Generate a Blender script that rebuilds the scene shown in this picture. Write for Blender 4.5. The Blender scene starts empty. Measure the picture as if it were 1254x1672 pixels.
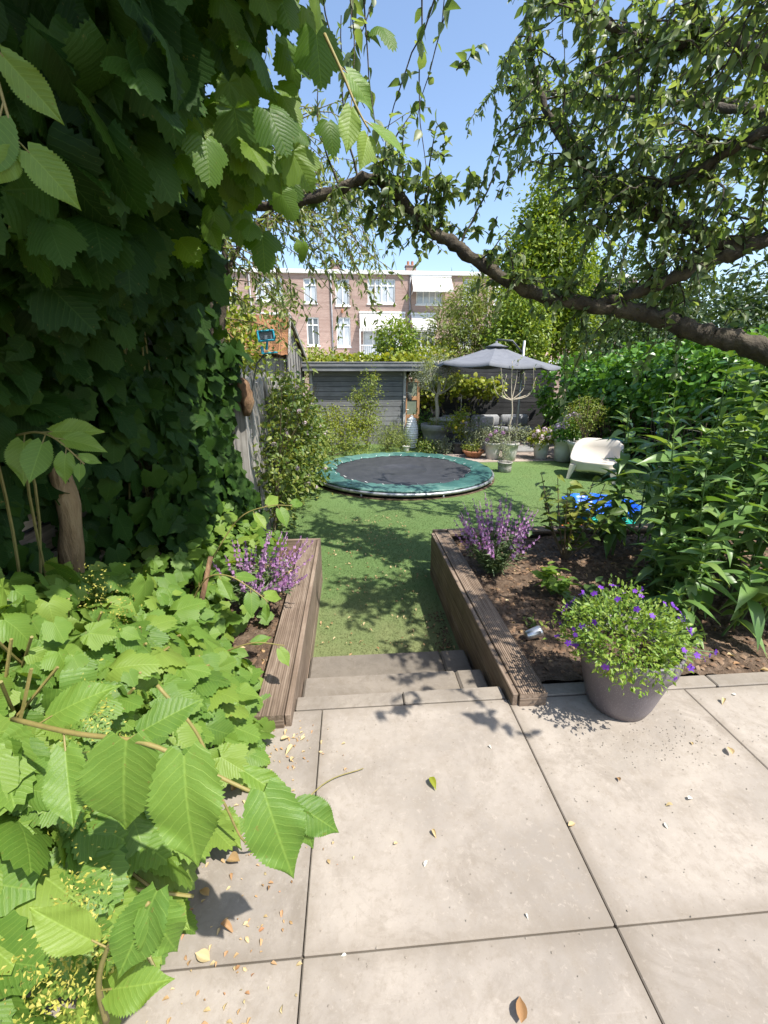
import bpy, math, random
import numpy as np
from mathutils import Vector, Matrix

SC = bpy.context.scene
COL = SC.collection
R = math.radians
rng = np.random.default_rng(11)
random.seed(11)

# ---------------------------------------------------------------- camera, sky, sun, exposure
EYE = 1.65
cam_data = bpy.data.cameras.new('camera'); cam = bpy.data.objects.new('camera', cam_data); COL.objects.link(cam)
cam.location = (0, 0, EYE); cam.rotation_euler = (R(90 - 18.26), 0, R(-4.4))
cam_data.sensor_fit = 'VERTICAL'; cam_data.sensor_height = 36; cam_data.lens = 18 / math.tan(math.atan(836 / 700))
cam_data.clip_start = 0.02; cam_data.clip_end = 2000
SC.camera = cam

SUN_DIR = Vector((.42, -.40, 1.0)).normalized()
SUN_EL = math.asin(SUN_DIR.z); SUN_AZ = math.atan2(SUN_DIR.x, SUN_DIR.y)
world = bpy.data.worlds.new('World'); SC.world = world; world.use_nodes = True
wn = world.node_tree.nodes; wl = world.node_tree.links
bgn = wn['Background']; skyn = wn.new('ShaderNodeTexSky')
skyn.sky_type = 'NISHITA'; skyn.sun_disc = False; skyn.sun_elevation = SUN_EL; skyn.sun_rotation = SUN_AZ
skyn.air_density = 1.0; skyn.dust_density = 1.2; skyn.ozone_density = 1.3
wl.new(skyn.outputs[0], bgn.inputs[0]); bgn.inputs[1].default_value = 0.15
sun_data = bpy.data.lights.new('sun', 'SUN'); sun = bpy.data.objects.new('sun', sun_data); COL.objects.link(sun)
sun_data.energy = 4.6; sun_data.angle = R(.53); sun_data.color = (1, .955, .88)
sun.rotation_euler = (-SUN_DIR).to_track_quat('-Z', 'Y').to_euler(); sun.location = (6, -6, 14)

SC.view_settings.view_transform = 'Standard'; SC.view_settings.look = 'None'
SC.view_settings.gamma = 1; SC.view_settings.use_curve_mapping = False
SC.view_settings.exposure = 0.92
SC.render.engine = 'CYCLES'
SC.cycles.use_denoising = True
SC.cycles.max_bounces = 7; SC.cycles.diffuse_bounces = 4; SC.cycles.glossy_bounces = 2
SC.cycles.transmission_bounces = 4; SC.cycles.transparent_max_bounces = 8
SC.cycles.caustics_reflective = False; SC.cycles.caustics_refractive = False

# ---------------------------------------------------------------- helpers
def nrm(a):
    a = np.asarray(a, float); return a / np.maximum(np.linalg.norm(a, axis=-1, keepdims=True), 1e-9)

def tag(o, label=None, cat=None, group=None, kind=None):
    if label: o['label'] = label
    if cat: o['category'] = cat
    if group: o['group'] = group
    if kind: o['kind'] = kind
    return o

def empty(name, loc, label, cat, group=None):
    o = bpy.data.objects.new(name, None); COL.objects.link(o); o.location = loc; o.empty_display_size = .1
    return tag(o, label, cat, group)

def link(name, me, parent=None, loc=(0, 0, 0)):
    o = bpy.data.objects.new(name, me); COL.objects.link(o); o.location = loc
    if parent is not None: o.parent = parent
    return o

def wloc(o):
    v = Vector((0, 0, 0))
    while o is not None:
        v = v + Vector(o.location); o = o.parent
    return np.array(v)

class MB:
    """collects shapes in world coordinates and links them as one mesh"""
    def __init__(s): s.v = []; s.f = []; s.uv = []; s.n = 0
    def add(s, v, f, uv=None):
        v = np.asarray(v, float); s.v.append(v)
        for q in f: s.f.append(tuple(int(i) + s.n for i in q))
        s.uv.append(np.zeros((len(v), 2)) if uv is None else np.asarray(uv, float)); s.n += len(v); return s
    def box(s, lo, hi, bev=0.0, rz=0, piv=None, M=None):
        x0, y0, z0 = lo; x1, y1, z1 = hi
        if bev <= 0:
            v = [(x0,y0,z0),(x1,y0,z0),(x1,y1,z0),(x0,y1,z0),(x0,y0,z1),(x1,y0,z1),(x1,y1,z1),(x0,y1,z1)]
            f = [(0,3,2,1),(4,5,6,7),(0,1,5,4),(1,2,6,5),(2,3,7,6),(3,0,4,7)]
        else:
            b = min(bev, (x1-x0)*.45, (y1-y0)*.45, (z1-z0)*.45)
            v = []; f = []
            cs = [(x0,y0,1,1),(x1,y0,-1,1),(x1,y1,-1,-1),(x0,y1,1,-1)]
            for z, inset in ((z0, b), (z0+b, 0), (z1-b, 0), (z1, b)):
                for (x, y, sx, sy) in cs:
                    if inset:  v += [(x+sx*b, y+sy*b, z)]*2
                    else:
                        a = (x+sx*b, y, z); c = (x, y+sy*b, z)
                        # order counter-clockwise
                        v += [c, a] if (sx*sy > 0) else [a, c]
            for r in range(3):
                for i in range(8):
                    j = (i+1) % 8
                    f.append((r*8+i, r*8+j, r*8+8+j, r*8+8+i))
            f.append(tuple(range(24, 32))); f.append(tuple(reversed(range(8))))
        v = np.array(v, float)
        if M is not None:
            v = v @ np.array(M.to_3x3()).T + np.array(M.to_translation())
        if rz:
            p = np.array(piv if piv is not None else ((x0+x1)/2, (y0+y1)/2, 0)); c, q = math.cos(rz), math.sin(rz)
            d = v - np.array([p[0], p[1], 0]); v = np.stack([d[:,0]*c-d[:,1]*q+p[0], d[:,0]*q+d[:,1]*c+p[1], d[:,2]], 1)
        return s.add(v, f)
    def tube(s, pts, rad, n=8, cap=True, closed=False):
        p = np.asarray(pts, float); k = len(p); rad = np.broadcast_to(np.asarray(rad, float), (k,))
        if closed: t = nrm(np.roll(p, -1, 0) - np.roll(p, 1, 0))
        else: t = nrm(np.gradient(p, axis=0))
        ref = np.array([0, 0, 1.0]) if abs(t[0][2]) < .9 else np.array([1.0, 0, 0])
        u = nrm(np.cross(t[0], ref)); V = []
        ang = np.linspace(0, 2*math.pi, n, endpoint=False)
        for i in range(k):
            u = nrm(u - t[i]*np.dot(u, t[i])); w = np.cross(t[i], u)
            V.append(p[i] + rad[i]*(np.cos(ang)[:, None]*u + np.sin(ang)[:, None]*w))
        V = np.concatenate(V); f = []
        for i in range(k if closed else k-1):
            i2 = (i+1) % k
            for j in range(n):
                j2 = (j+1) % n; f.append((i*n+j, i*n+j2, i2*n+j2, i2*n+j))
        if cap and not closed: f.append(tuple(reversed(range(n)))); f.append(tuple(range((k-1)*n, k*n)))
        return s.add(V, f)
    def lathe(s, c, prof, n=28, sx=1, sy=1, wob=None):
        V = []; f = []
        for i, (r, z) in enumerate(prof):
            for j in range(n):
                a = 2*math.pi*j/n; k = 1 if wob is None else wob(a, z)
                V.append((c[0]+r*k*sx*math.cos(a), c[1]+r*k*sy*math.sin(a), c[2]+z))
        for i in range(len(prof)-1):
            for j in range(n):
                j2 = (j+1) % n; f.append((i*n+j, i*n+j2, (i+1)*n+j2, (i+1)*n+j))
        if prof[0][0] > 1e-4: f.append(tuple(reversed(range(n))))
        if prof[-1][0] > 1e-4: f.append(tuple(range((len(prof)-1)*n, len(prof)*n)))
        return s.add(V, f)
    def grid(s, X, Y, Z):
        a, b = X.shape; V = np.stack([X.ravel(), Y.ravel(), Z.ravel()], 1)
        f = [(i*b+j, (i+1)*b+j, (i+1)*b+j+1, i*b+j+1) for i in range(a-1) for j in range(b-1)]
        return s.add(V, f)
    def mesh(s, name, mat, origin=(0, 0, 0), smooth=False):
        me = bpy.data.meshes.new(name); V = np.concatenate(s.v) - np.asarray(origin)
        me.from_pydata(V.tolist(), [], s.f)
        uvl = me.uv_layers.new(name='UVMap'); UV = np.concatenate(s.uv)
        idx = np.empty(len(me.loops), np.int32); me.loops.foreach_get('vertex_index', idx)
        uvl.data.foreach_set('uv', UV[idx].astype(np.float32).ravel())
        me.materials.append(mat)
        if smooth: me.polygons.foreach_set('use_smooth', np.ones(len(me.polygons), bool))
        return me
    def build(s, name, mat, parent=None, smooth=False, loc=None):
        """loc: world origin of the object"""
        base = wloc(parent) if parent is not None else np.zeros(3)
        org = base if loc is None else np.asarray(loc, float)
        return link(name, s.mesh(name, mat, org, smooth), parent, tuple(org - base))

def smoothstep(a, b, x):
    t = np.clip((x-a)/(b-a), 0, 1); return t*t*(3-2*t)

# ---------------------------------------------------------------- materials
def newmat(name):
    m = bpy.data.materials.new(name); m.use_nodes = True
    nt = m.node_tree; return m, nt, nt.nodes, nt.links, nt.nodes['Principled BSDF']

def ramp(N, L, src, cols, pos=None):
    r = N.new('ShaderNodeValToRGB'); el = r.color_ramp.elements
    pos = pos or [i/(len(cols)-1) for i in range(len(cols))]
    while len(el) < len(cols): el.new(.5)
    for e, c, p in zip(el, cols, pos): e.position = p; e.color = (*c, 1)
    L.new(src, r.inputs[0]); return r.outputs[0]

def noise(N, L, vec, scale, detail=4, rough=.55, dist=0):
    n = N.new('ShaderNodeTexNoise'); n.inputs['Scale'].default_value = scale; n.inputs['Detail'].default_value = detail
    n.inputs['Roughness'].default_value = rough; n.inputs['Distortion'].default_value = dist
    if vec is not None: L.new(vec, n.inputs['Vector'])
    return n.outputs['Fac']

def coord(N, L, scale=(1, 1, 1), kind='Object', world=False):
    if world: o = N.new('ShaderNodeNewGeometry').outputs['Position']
    else: o = N.new('ShaderNodeTexCoord').outputs[kind]
    mp = N.new('ShaderNodeMapping'); mp.inputs['Scale'].default_value = scale; L.new(o, mp.inputs[0]); return mp.outputs[0]

def mixc(N, L, fac, a, b, mode='MIX'):
    x = N.new('ShaderNodeMix'); x.data_type = 'RGBA'; x.blend_type = mode
    for sock, v in ((x.inputs[0], fac), (x.inputs[6], a), (x.inputs[7], b)):
        if hasattr(v, 'is_output'): L.new(v, sock)
        else: sock.default_value = (*v, 1) if isinstance(v, tuple) else v
    return x.outputs[2]

def math_(N, L, op, a, b=None, clamp=False):
    x = N.new('ShaderNodeMath'); x.operation = op; x.use_clamp = clamp
    for sock, v in ((x.inputs[0], a), (x.inputs[1], b)):
        if v is None: continue
        if hasattr(v, 'is_output'): L.new(v, sock)
        else: sock.default_value = v
    return x.outputs[0]

def bump(N, L, P, h, strength=.3, dist=.01):
    b = N.new('ShaderNodeBump'); b.inputs['Strength'].default_value = strength; b.inputs['Distance'].default_value = dist
    L.new(h, b.inputs['Height']); L.new(b.outputs[0], P.inputs['Normal']); return b

def surf(name, cols, scale=4, rough=.75, bstr=.25, bscale=None, bdist=.004, stretch=(1, 1, 1), rnd=.0, detail=6, metal=0, spec=.4, pos=None, dist=0, world=False):
    """general weathered surface: noise-driven colours, finer bump, per-object tint"""
    m, nt, N, L, P = newmat(name)
    v = coord(N, L, stretch, world=world)
    c = ramp(N, L, noise(N, L, v, scale, detail, .6, dist), cols, pos or ([.3 + .4*i/(len(cols)-1) for i in range(len(cols))] if len(cols) > 1 else [0.5]))
    if rnd:
        oi = N.new('ShaderNodeObjectInfo')
        hs = N.new('ShaderNodeHueSaturation'); L.new(c, hs.inputs['Color'])
        L.new(math_(N, L, 'ADD', math_(N, L, 'MULTIPLY', oi.outputs['Random'], rnd*2), 1-rnd), hs.inputs['Value']); c = hs.outputs[0]
    L.new(c, P.inputs['Base Color']); P.inputs['Roughness'].default_value = rough
    P.inputs['Metallic'].default_value = metal; P.inputs['Specular IOR Level'].default_value = spec
    if bstr: bump(N, L, P, noise(N, L, v, bscale or scale*6, 4, .6), bstr, bdist)
    return m

def leafmat(name, cols, trans=.35, rough=.42, vein=None, spec=.45, tcol=(1.25, 1.15, .45), vbump=.35, patch=0.0):
    """leaf: colour per leaf (island and object random), translucent, optional pinnate veins from the UV"""
    m, nt, N, L, P = newmat(name)
    g = N.new('ShaderNodeNewGeometry'); oi = N.new('ShaderNodeObjectInfo')
    r = math_(N, L, 'FRACT', math_(N, L, 'ADD', g.outputs['Random Per Island'], oi.outputs['Random']))
    c = ramp(N, L, r, cols)
    if patch:
        n = noise(N, L, coord(N, L, (1, 1, 1), world=True), 40, 3)
        c = mixc(N, L, math_(N, L, 'MULTIPLY', n, patch), c, cols[-1])
    if vein:
        uv = N.new('ShaderNodeTexCoord').outputs['UV']; sp = N.new('ShaderNodeSeparateXYZ'); L.new(uv, sp.inputs[0])
        ax = math_(N, L, 'ABSOLUTE', sp.outputs[0])
        wv = noise(N, L, coord(N, L, (1, 1, 1), 'UV'), 5, 2); wv2 = math_(N, L, 'MULTIPLY', math_(N, L, 'SUBTRACT', wv, .5), .07)
        bend = math_(N, L, 'MULTIPLY', math_(N, L, 'MULTIPLY', ax, ax), math_(N, L, 'ADD', math_(N, L, 'MULTIPLY', r, .9), .2))
        d = math_(N, L, 'ADD', math_(N, L, 'SUBTRACT', sp.outputs[1], math_(N, L, 'ADD', math_(N, L, 'MULTIPLY', ax, .62), bend)), wv2)
        s = math_(N, L, 'ABSOLUTE', math_(N, L, 'SUBTRACT', math_(N, L, 'FRACT', math_(N, L, 'MULTIPLY', d, vein)), .5))
        line = math_(N, L, 'SUBTRACT', 1.0, math_(N, L, 'MULTIPLY', s, 14.0), True)          # lateral veins
        mid = math_(N, L, 'SUBTRACT', 1.0, math_(N, L, 'MULTIPLY', ax, 55.0), True)
        v = math_(N, L, 'MAXIMUM', line, mid)
        c = mixc(N, L, math_(N, L, 'MULTIPLY', v, .24), c, tuple(min(1, k*1.9+.03) for k in cols[-1]))
        pil = math_(N, L, 'SUBTRACT', math_(N, L, 'MULTIPLY', s, -1.2), math_(N, L, 'MULTIPLY', v, .5))
        nz = noise(N, L, coord(N, L, (1, 1, 1), 'UV'), 45, 3)
        bump(N, L, P, math_(N, L, 'ADD', pil, math_(N, L, 'MULTIPLY', nz, .5)), vbump, .004)
    if vein:                                                     # blemishes
        bl = ramp(N, L, noise(N, L, coord(N, L, (1, 1, 1), world=True), 55, 4, .65), [(0, 0, 0), (.8, .8, .8)], [.66, .74])
        c = mixc(N, L, bl, c, (.22, .17, .045))
    L.new(c, P.inputs['Base Color']); P.inputs['Roughness'].default_value = rough; P.inputs['Specular IOR Level'].default_value = spec
    if trans:
        t = N.new('ShaderNodeBsdfTranslucent'); L.new(mixc(N, L, 1.0, c, tcol, 'MULTIPLY'), t.inputs[0])
        mx = N.new('ShaderNodeMixShader'); mx.inputs[0].default_value = trans
        L.new(P.outputs[0], mx.inputs[1]); L.new(t.outputs[0], mx.inputs[2])
        L.new(mx.outputs[0], N['Material Output'].inputs[0])
    return m

# ---------------------------------------------------------------- leaf shapes (base at 0, tip at +Y, up +Z)
def leaf_ovate(w=.5, nu=2, nv=4, fold=.12, droop=.15, peak=.4, serr=0, wave=0.0, veins=0, seed=0, point=1.0):
    """pinnate leaf as a small grid; returns verts, faces, uv"""
    V = []; UV = []; F = []
    us = np.linspace(-1, 1, 2*nu+1)
    for i in range(nv+1):
        t = i/nv
        prof = max(0, math.sin(math.pi*t**(math.log(.5)/math.log(peak))))**(.6 if t < peak else .95)
        prof *= 1-.3*float(smoothstep(.62, .95, t))*point
        if t > .999: prof = 0.01
        if t < .001: prof = .34 if (veins or serr) else .06
        for u in us:
            e = abs(u)
            hw = w/2*prof
            sh = 0
            if serr and .03 < t < .97 and e > .99: sh = .035*((i % 2)*2-1)*(.4+prof)*.6
            x = u*hw*(1 + (sh*2 if serr else 0))
            y = t + (e*e*hw*.22 if veins else 0)*(1-t)*min(1, t*5) - (.11*e*max(0, 1-t/.16) if (veins or serr) else 0)
            z = fold*e*hw*2*(1 if veins == 0 else .7) - droop*t*t + wave*(math.sin(t*9+u*2+seed)*e+.6*math.sin(t*17+u*5+seed*2)*e*e)
            if veins:
                z += .0035*abs(math.cos((y - abs(x)*.68)*veins*math.pi))*min(1, e*4)*min(1, prof*2)
            V.append((x, y, z)); UV.append((x, y))
    m = len(us)
    for i in range(nv):
        for j in range(m-1): F.append((i*m+j, i*m+j+1, (i+1)*m+j+1, (i+1)*m+j))
    return np.array(V), F, np.array(UV)

def leaf_lobed(lobes=5, n=40, rings=2, depth=.38, serr=.05, droop=.25, fold=.05, seed=0):
    """palmate toothed leaf (hop, vine): radial fan from the petiole"""
    V = [(0, 0, 0)]; UV = [(0, 0)]; F = []
    if lobes == 5: cent = np.radians([-118, -58, 0, 58, 118]); leng = [.5, .72, .82, .72, .5]
    else: cent = np.radians([-85, 0, 85]); leng = [.62, .85, .62]
    for r in range(1, rings+1):
        q = r/rings
        for k in range(n):
            a = -math.pi*.86 + 2*math.pi*.86*k/(n-1)
            best = 0; rib = 1
            for c, l in zip(cent, leng):
                d = abs(a-c)/math.radians(38 if lobes == 5 else 52)
                v = l*(1-depth*min(1, d)**1.5)
                if v > best: best = v; rib = min(1, d)
            rad = best*(1+(serr if k % 2 else -serr)*(q > .99))
            x = math.sin(a)*rad*q; y = math.cos(a)*rad*q + .18*q
            z = -droop*(q*rad)**2 + fold*rib*q - .06*rib*q*q + .03*math.sin(a*3+seed)*q
            V.append((x, y, z)); UV.append((x, y))
    for k in range(n-1): F.append((0, 1+k+1, 1+k))
    for r in range(rings-1):
        for k in range(n-1): F.append((1+r*n+k, 1+r*n+k+1, 1+(r+1)*n+k+1, 1+(r+1)*n+k))
    return np.array(V), F, np.array(UV)

def flower_disc(pet=5, cup=.15, gap=.25, two=False):
    V = [(0, 0, 0)]; F = []; UV = [(0, 0)]
    n = pet*4
    for k in range(n):
        a = 2*math.pi*k/n; r = .5*(1-gap*abs(math.cos(a*pet/2))**6) * (.72 if k % 4 == 0 else 1)
        V.append((r*math.cos(a), r*math.sin(a), cup*r+.05*math.sin(a*pet))); UV.append((r, 0))
    for k in range(n): F.append((0, 1+k, 1+(k+1) % n))
    return np.array(V), F, np.array(UV)

def frames(D, Nn):
    Y = nrm(D); X = nrm(np.cross(Y, Nn)); Z = np.cross(X, Y); return X, Y, Z

def place(T, P, D, Nn, S, W=None):
    """all leaves of one template as stacked arrays"""
    v, f, uv = T; X, Y, Z = frames(D, Nn); S = np.broadcast_to(S, (len(P),)); W = S if W is None else np.asarray(W)
    A = P[:, None, :] + (v[None, :, 0, None]*X[:, None, :]*W[:, None, None] + v[None, :, 1, None]*Y[:, None, :]*S[:, None, None] + v[None, :, 2, None]*Z[:, None, :]*S[:, None, None])
    return A

def np_mesh(name, chunks, mat, origin, smooth=True):
    """chunks: list of (verts (k,n,3), faces, uv)"""
    Vs = []; LV = []; LS = []; UVs = []; off = 0
    for A, f, uv in chunks:
        k, n = A.shape[:2]
        if k == 0: continue
        Vs.append(A.reshape(-1, 3) - origin)
        fl = np.concatenate([np.array(q) for q in f]); ln = np.array([len(q) for q in f])
        base = off + np.arange(k)[:, None]*n
        LV.append((base + fl[None, :]).ravel()); LS.append(np.tile(ln, k)); UVs.append(np.tile(uv[fl], (k, 1))); off += k*n
    V = np.concatenate(Vs); LV = np.concatenate(LV); LS = np.concatenate(LS); UV = np.concatenate(UVs)
    me = bpy.data.meshes.new(name); me.vertices.add(len(V)); me.vertices.foreach_set('co', V.astype(np.float32).ravel())
    me.loops.add(len(LV)); me.loops.foreach_set('vertex_index', LV.astype(np.int32))
    me.polygons.add(len(LS)); st = np.concatenate([[0], np.cumsum(LS)[:-1]])
    me.polygons.foreach_set('loop_start', st.astype(np.int32)); me.polygons.foreach_set('loop_total', LS.astype(np.int32))
    if smooth: me.polygons.foreach_set('use_smooth', np.ones(len(LS), bool))
    u = me.uv_layers.new(name='UVMap'); u.data.foreach_set('uv', UV.astype(np.float32).ravel())
    me.update(calc_edges=True); me.validate(); me.materials.append(mat); return me

CR = np.array(cam.rotation_euler.to_matrix())
def pix(P):
    """camera-space size measure used only to choose which leaves become parts"""
    d = (np.asarray(P) - np.array([0, 0, EYE])) @ CR
    z = np.maximum(-d[:, 2], 1e-3); x = d[:, 0]/z*700; y = d[:, 1]/z*700
    return z, (np.abs(x) < 640) & (np.abs(y) < 850) & (-d[:, 2] > .05)

def tmesh(name, T, mat):
    v, f, uv = T; return np_mesh(name, [(v[None], f, uv)], mat, np.zeros(3))

def leaves(root, Ts, P, D, Nn, S, mat, nparts=0, name='leaf', bulk='foliage', Thi=None):
    """the nparts leaves that show largest become parts, the rest one stuff part"""
    P = np.asarray(P, float); D = nrm(D); Nn = np.asarray(Nn, float); S = np.broadcast_to(np.asarray(S, float), (len(P),))
    bad = np.linalg.norm(np.cross(D, nrm(Nn)), axis=1) < .05; Nn = Nn.copy(); Nn[bad] += [.3, .5, .1]
    base = wloc(root); which = rng.integers(0, len(Ts), len(P)); sel = np.zeros(len(P), bool)
    if nparts:
        z, inf = pix(P); score = np.where(inf, S/z, 0); order = np.argsort(-score)[:nparts]
        sel[order[score[order] > 0]] = True
        mes = [tmesh(name, T, mat) for T in (Thi or Ts)]
        X, Y, Z = frames(D, Nn)
        for i in np.nonzero(sel)[0]:
            o = link(name, mes[which[i] % len(mes)], root)
            M = np.eye(4); M[:3, 0] = X[i]*S[i]; M[:3, 1] = Y[i]*S[i]; M[:3, 2] = Z[i]*S[i]; M[:3, 3] = P[i]-base
            o.matrix_local = Matrix(M.tolist())
    ch = []
    for k, T in enumerate(Ts):
        m = (which == k) & ~sel
        if m.any(): ch.append((place(T, P[m], D[m], Nn[m], S[m]), T[1], T[2]))
    if ch:
        o = link(bulk, np_mesh(bulk, ch, mat, base), root); o['kind'] = 'stuff'; return o

def clumps(ells, n, per, spread, shell=.75, up=.2, seed=None):
    """points gathered in clumps near the skin of ellipsoids [(centre, radii), ...]; returns P, D, N"""
    r = np.random.default_rng(seed) if seed is not None else rng
    vol = np.array([e[1][0]*e[1][1]*e[1][2] for e in ells])**.67; pick = r.choice(len(ells), max(1, n//per), p=vol/vol.sum())
    C = np.array([e[0] for e in ells], float)[pick]; Rd = np.array([e[1] for e in ells], float)[pick]
    d = nrm(r.normal(size=C.shape)); q = shell + (1-shell)*r.random((len(C), 1))**.7 + r.normal(size=(len(C), 1))*.06
    cc = C + d*Rd*q; out = nrm(d/Rd)
    P = np.repeat(cc, per, 0) + r.normal(size=(len(cc)*per, 3))*spread*np.repeat(.5+r.random((len(cc), 1)), per, 0)
    O = np.repeat(out, per, 0)
    D = nrm(O + r.normal(size=P.shape)*.8 + [0, 0, -.25]); Nn = nrm(O*.7 + r.normal(size=P.shape)*.55 + [0, 0, .55+up])
    return P, D, Nn

def bez(pts, n):
    """smooth curve through points (Catmull-Rom)"""
    p = np.asarray(pts, float); p = np.concatenate([2*p[:1]-p[1:2], p, 2*p[-1:]-p[-2:-1]]); out = []
    k = len(p)-3
    for t in np.linspace(0, k-1e-6, n):
        i = int(t); u = t-i; a, b, c, d = p[i], p[i+1], p[i+2], p[i+3]
        out.append(.5*((2*b)+(-a+c)*u+(2*a-5*b+4*c-d)*u*u+(-a+3*b-3*c+d)*u**3))
    return np.array(out)

# ---------------------------------------------------------------- palette
def concrete_mat(name, base, edge=False):
    m, nt, N, L, P = newmat(name)
    v = coord(N, L, (1, 1, 1), world=True)
    big = noise(N, L, v, 1.6, 6, .62, .3); mid = noise(N, L, v, 9, 6, .65); fine = noise(N, L, v, 160, 3, .7)
    c = ramp(N, L, big, [tuple(k*.72 for k in base), tuple(k*.95 for k in base), tuple(k*1.12 for k in base)], [.36, .5, .62])
    c = mixc(N, L, ramp(N, L, mid, [(0, 0, 0), (.6, .6, .6)], [.5, .7]), c, (base[0]*.74, base[1]*.71, base[2]*.66))
    st = noise(N, L, v, 3.3, 8, .75, .8)
    c = mixc(N, L, ramp(N, L, st, [(0, 0, 0), (.8, .8, .8)], [.52, .66]), c, (base[0]*.62, base[1]*.60, base[2]*.57))
    sc = noise(N, L, coord(N, L, (1.2, 14, 1), world=True), 3.0, 4, .7, .6)
    c = mixc(N, L, ramp(N, L, sc, [(0, 0, 0), (.4, .4, .4)], [.66, .74]), c, tuple(k*1.25 for k in base))
    mot = noise(N, L, v, 24, 9, .8, .2)
    c = mixc(N, L, ramp(N, L, mot, [(.85, .85, .85), (0, 0, 0), (0, 0, 0)], [.30, .50, 1]), c, (base[0]*.70, base[1]*.67, base[2]*.62))
    c = mixc(N, L, ramp(N, L, noise(N, L, v, 38, 6, .75, .4), [(0, 0, 0), (.7, .7, .7)], [.56, .70]), c, tuple(min(1, k*1.22) for k in base))
    pit = ramp(N, L, noise(N, L, v, 70, 2, .5), [(0, 0, 0), (1, 1, 1)], [.68, .75])
    c = mixc(N, L, math_(N, L, 'MULTIPLY', pit, .5), c, (base[0]*.5, base[1]*.46, base[2]*.42))
    scf = noise(N, L, coord(N, L, (9, .9, 1), world=True), 4.0, 5, .7, 1.2)
    c = mixc(N, L, ramp(N, L, scf, [(0, 0, 0), (.35, .35, .35)], [.64, .70]), c, tuple(k*.72 for k in base))
    c = mixc(N, L, math_(N, L, 'MULTIPLY', fine, .35), c, tuple(k*.8 for k in base))
    if edge:                                                     # dirt worn into the slab edges
        so_ = N.new('ShaderNodeSeparateXYZ'); L.new(N.new('ShaderNodeTexCoord').outputs['Object'], so_.inputs[0])
        ed = math_(N, L, 'MAXIMUM', math_(N, L, 'ABSOLUTE', so_.outputs[0]), math_(N, L, 'ABSOLUTE', so_.outputs[1]))
        ed = math_(N, L, 'ADD', ed, math_(N, L, 'MULTIPLY', math_(N, L, 'SUBTRACT', noise(N, L, v, 7, 6, .7), .5), .11))
        c = mixc(N, L, ramp(N, L, ed, [(0, 0, 0), (.5, .5, .5)], [.43, .495]), c, (base[0]*.55, base[1]*.52, base[2]*.47))
    oi = N.new('ShaderNodeObjectInfo'); hs = N.new('ShaderNodeHueSaturation'); L.new(c, hs.inputs['Color'])
    L.new(math_(N, L, 'ADD', math_(N, L, 'MULTIPLY', oi.outputs['Random'], .17), .91), hs.inputs['Value']); c = hs.outputs[0]
    L.new(c, P.inputs['Base Color']); P.inputs['Roughness'].default_value = .82; P.inputs['Specular IOR Level'].default_value = .3
    h = math_(N, L, 'ADD', math_(N, L, 'MULTIPLY', mid, .6), math_(N, L, 'MULTIPLY', fine, .35))
    bump(N, L, P, h, .28, .004); return m

def wood_mat(name, dark, mid, light, axis=1, grain=60, rnd=.15, bstr=.35):
    m, nt, N, L, P = newmat(name)
    st = [grain, grain, grain]; st[axis] = 2.2
    v = coord(N, L, tuple(st), world=True)
    g = noise(N, L, v, 1.0, 5, .6, .4); b = noise(N, L, coord(N, L, (1, 1, 1), world=True), 3.0, 5, .6)
    c = ramp(N, L, math_(N, L, 'ADD', math_(N, L, 'MULTIPLY', g, .6), math_(N, L, 'MULTIPLY', b, .4)), [dark, mid, light], [.36, .5, .64])
    oi = N.new('ShaderNodeObjectInfo'); hs = N.new('ShaderNodeHueSaturation'); L.new(c, hs.inputs['Color'])
    L.new(math_(N, L, 'ADD', math_(N, L, 'MULTIPLY', oi.outputs['Random'], rnd*2), 1-rnd), hs.inputs['Value'])
    L.new(hs.outputs[0], P.inputs['Base Color']); P.inputs['Roughness'].default_value = .72; P.inputs['Specular IOR Level'].default_value = .3
    bump(N, L, P, g, bstr, .003); return m

M = {}
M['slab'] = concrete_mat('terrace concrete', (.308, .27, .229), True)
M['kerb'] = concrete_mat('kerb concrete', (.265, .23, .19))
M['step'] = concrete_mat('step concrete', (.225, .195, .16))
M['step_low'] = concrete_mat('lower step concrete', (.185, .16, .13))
M['joint'] = surf('joint sand', [(.12, .105, .085), (.2, .17, .13)], 30, .95, .4)
M['deck'] = wood_mat('brown decking', (.10, .072, .05), (.185, .135, .098), (.29, .225, .17), 1, 55)
M['deckx'] = wood_mat('brown decking across', (.10, .072, .05), (.185, .135, .098), (.29, .225, .17), 0, 55)
M['soil'] = surf('bed soil', [(.045, .028, .018), (.10, .066, .042), (.19, .135, .095)], 14, .95, .9, 60, .02, detail=9, world=True)
M['bark'] = surf('bark chips', [(.05, .03, .02), (.14, .085, .05), (.24, .17, .11)], 8, .9, .5, rnd=.35)
M['turf'] = None
M['blue_steel'] = surf('galvanised tube', [(.3, .31, .32), (.5, .51, .52)], 20, .42, .1, metal=.7)
M['pot_white'] = surf('white glazed pot', [(.50, .49, .46), (.6, .585, .55)], 5, .5, .06)
M['pot_grey'] = surf('pale grey pot', [(.40, .38, .35), (.55, .53, .49)], 7, .8, .2)
M['pot_mid'] = surf('mid grey pot', [(.17, .17, .165), (.27, .27, .26)], 7, .75, .2)
M['pot_dark'] = surf('dark pot', [(.035, .04, .04), (.075, .08, .078)], 6, .55, .15)
M['terracotta'] = surf('terracotta', [(.30, .12, .06), (.46, .22, .12)], 9, .85, .2)
M['concrete_pot'] = surf('rough concrete pot', [(.2, .19, .17), (.42, .4, .36)], 18, .95, .7, 40, .01)
M['chair'] = surf('cream plastic', [(.52, .475, .405), (.57, .52, .45)], 3, .38, .03)
M['grey_board'] = wood_mat('grey painted boards', (.13, .134, .136), (.175, .18, .182), (.235, .24, .242), 0, 30, .12, .2)
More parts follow.
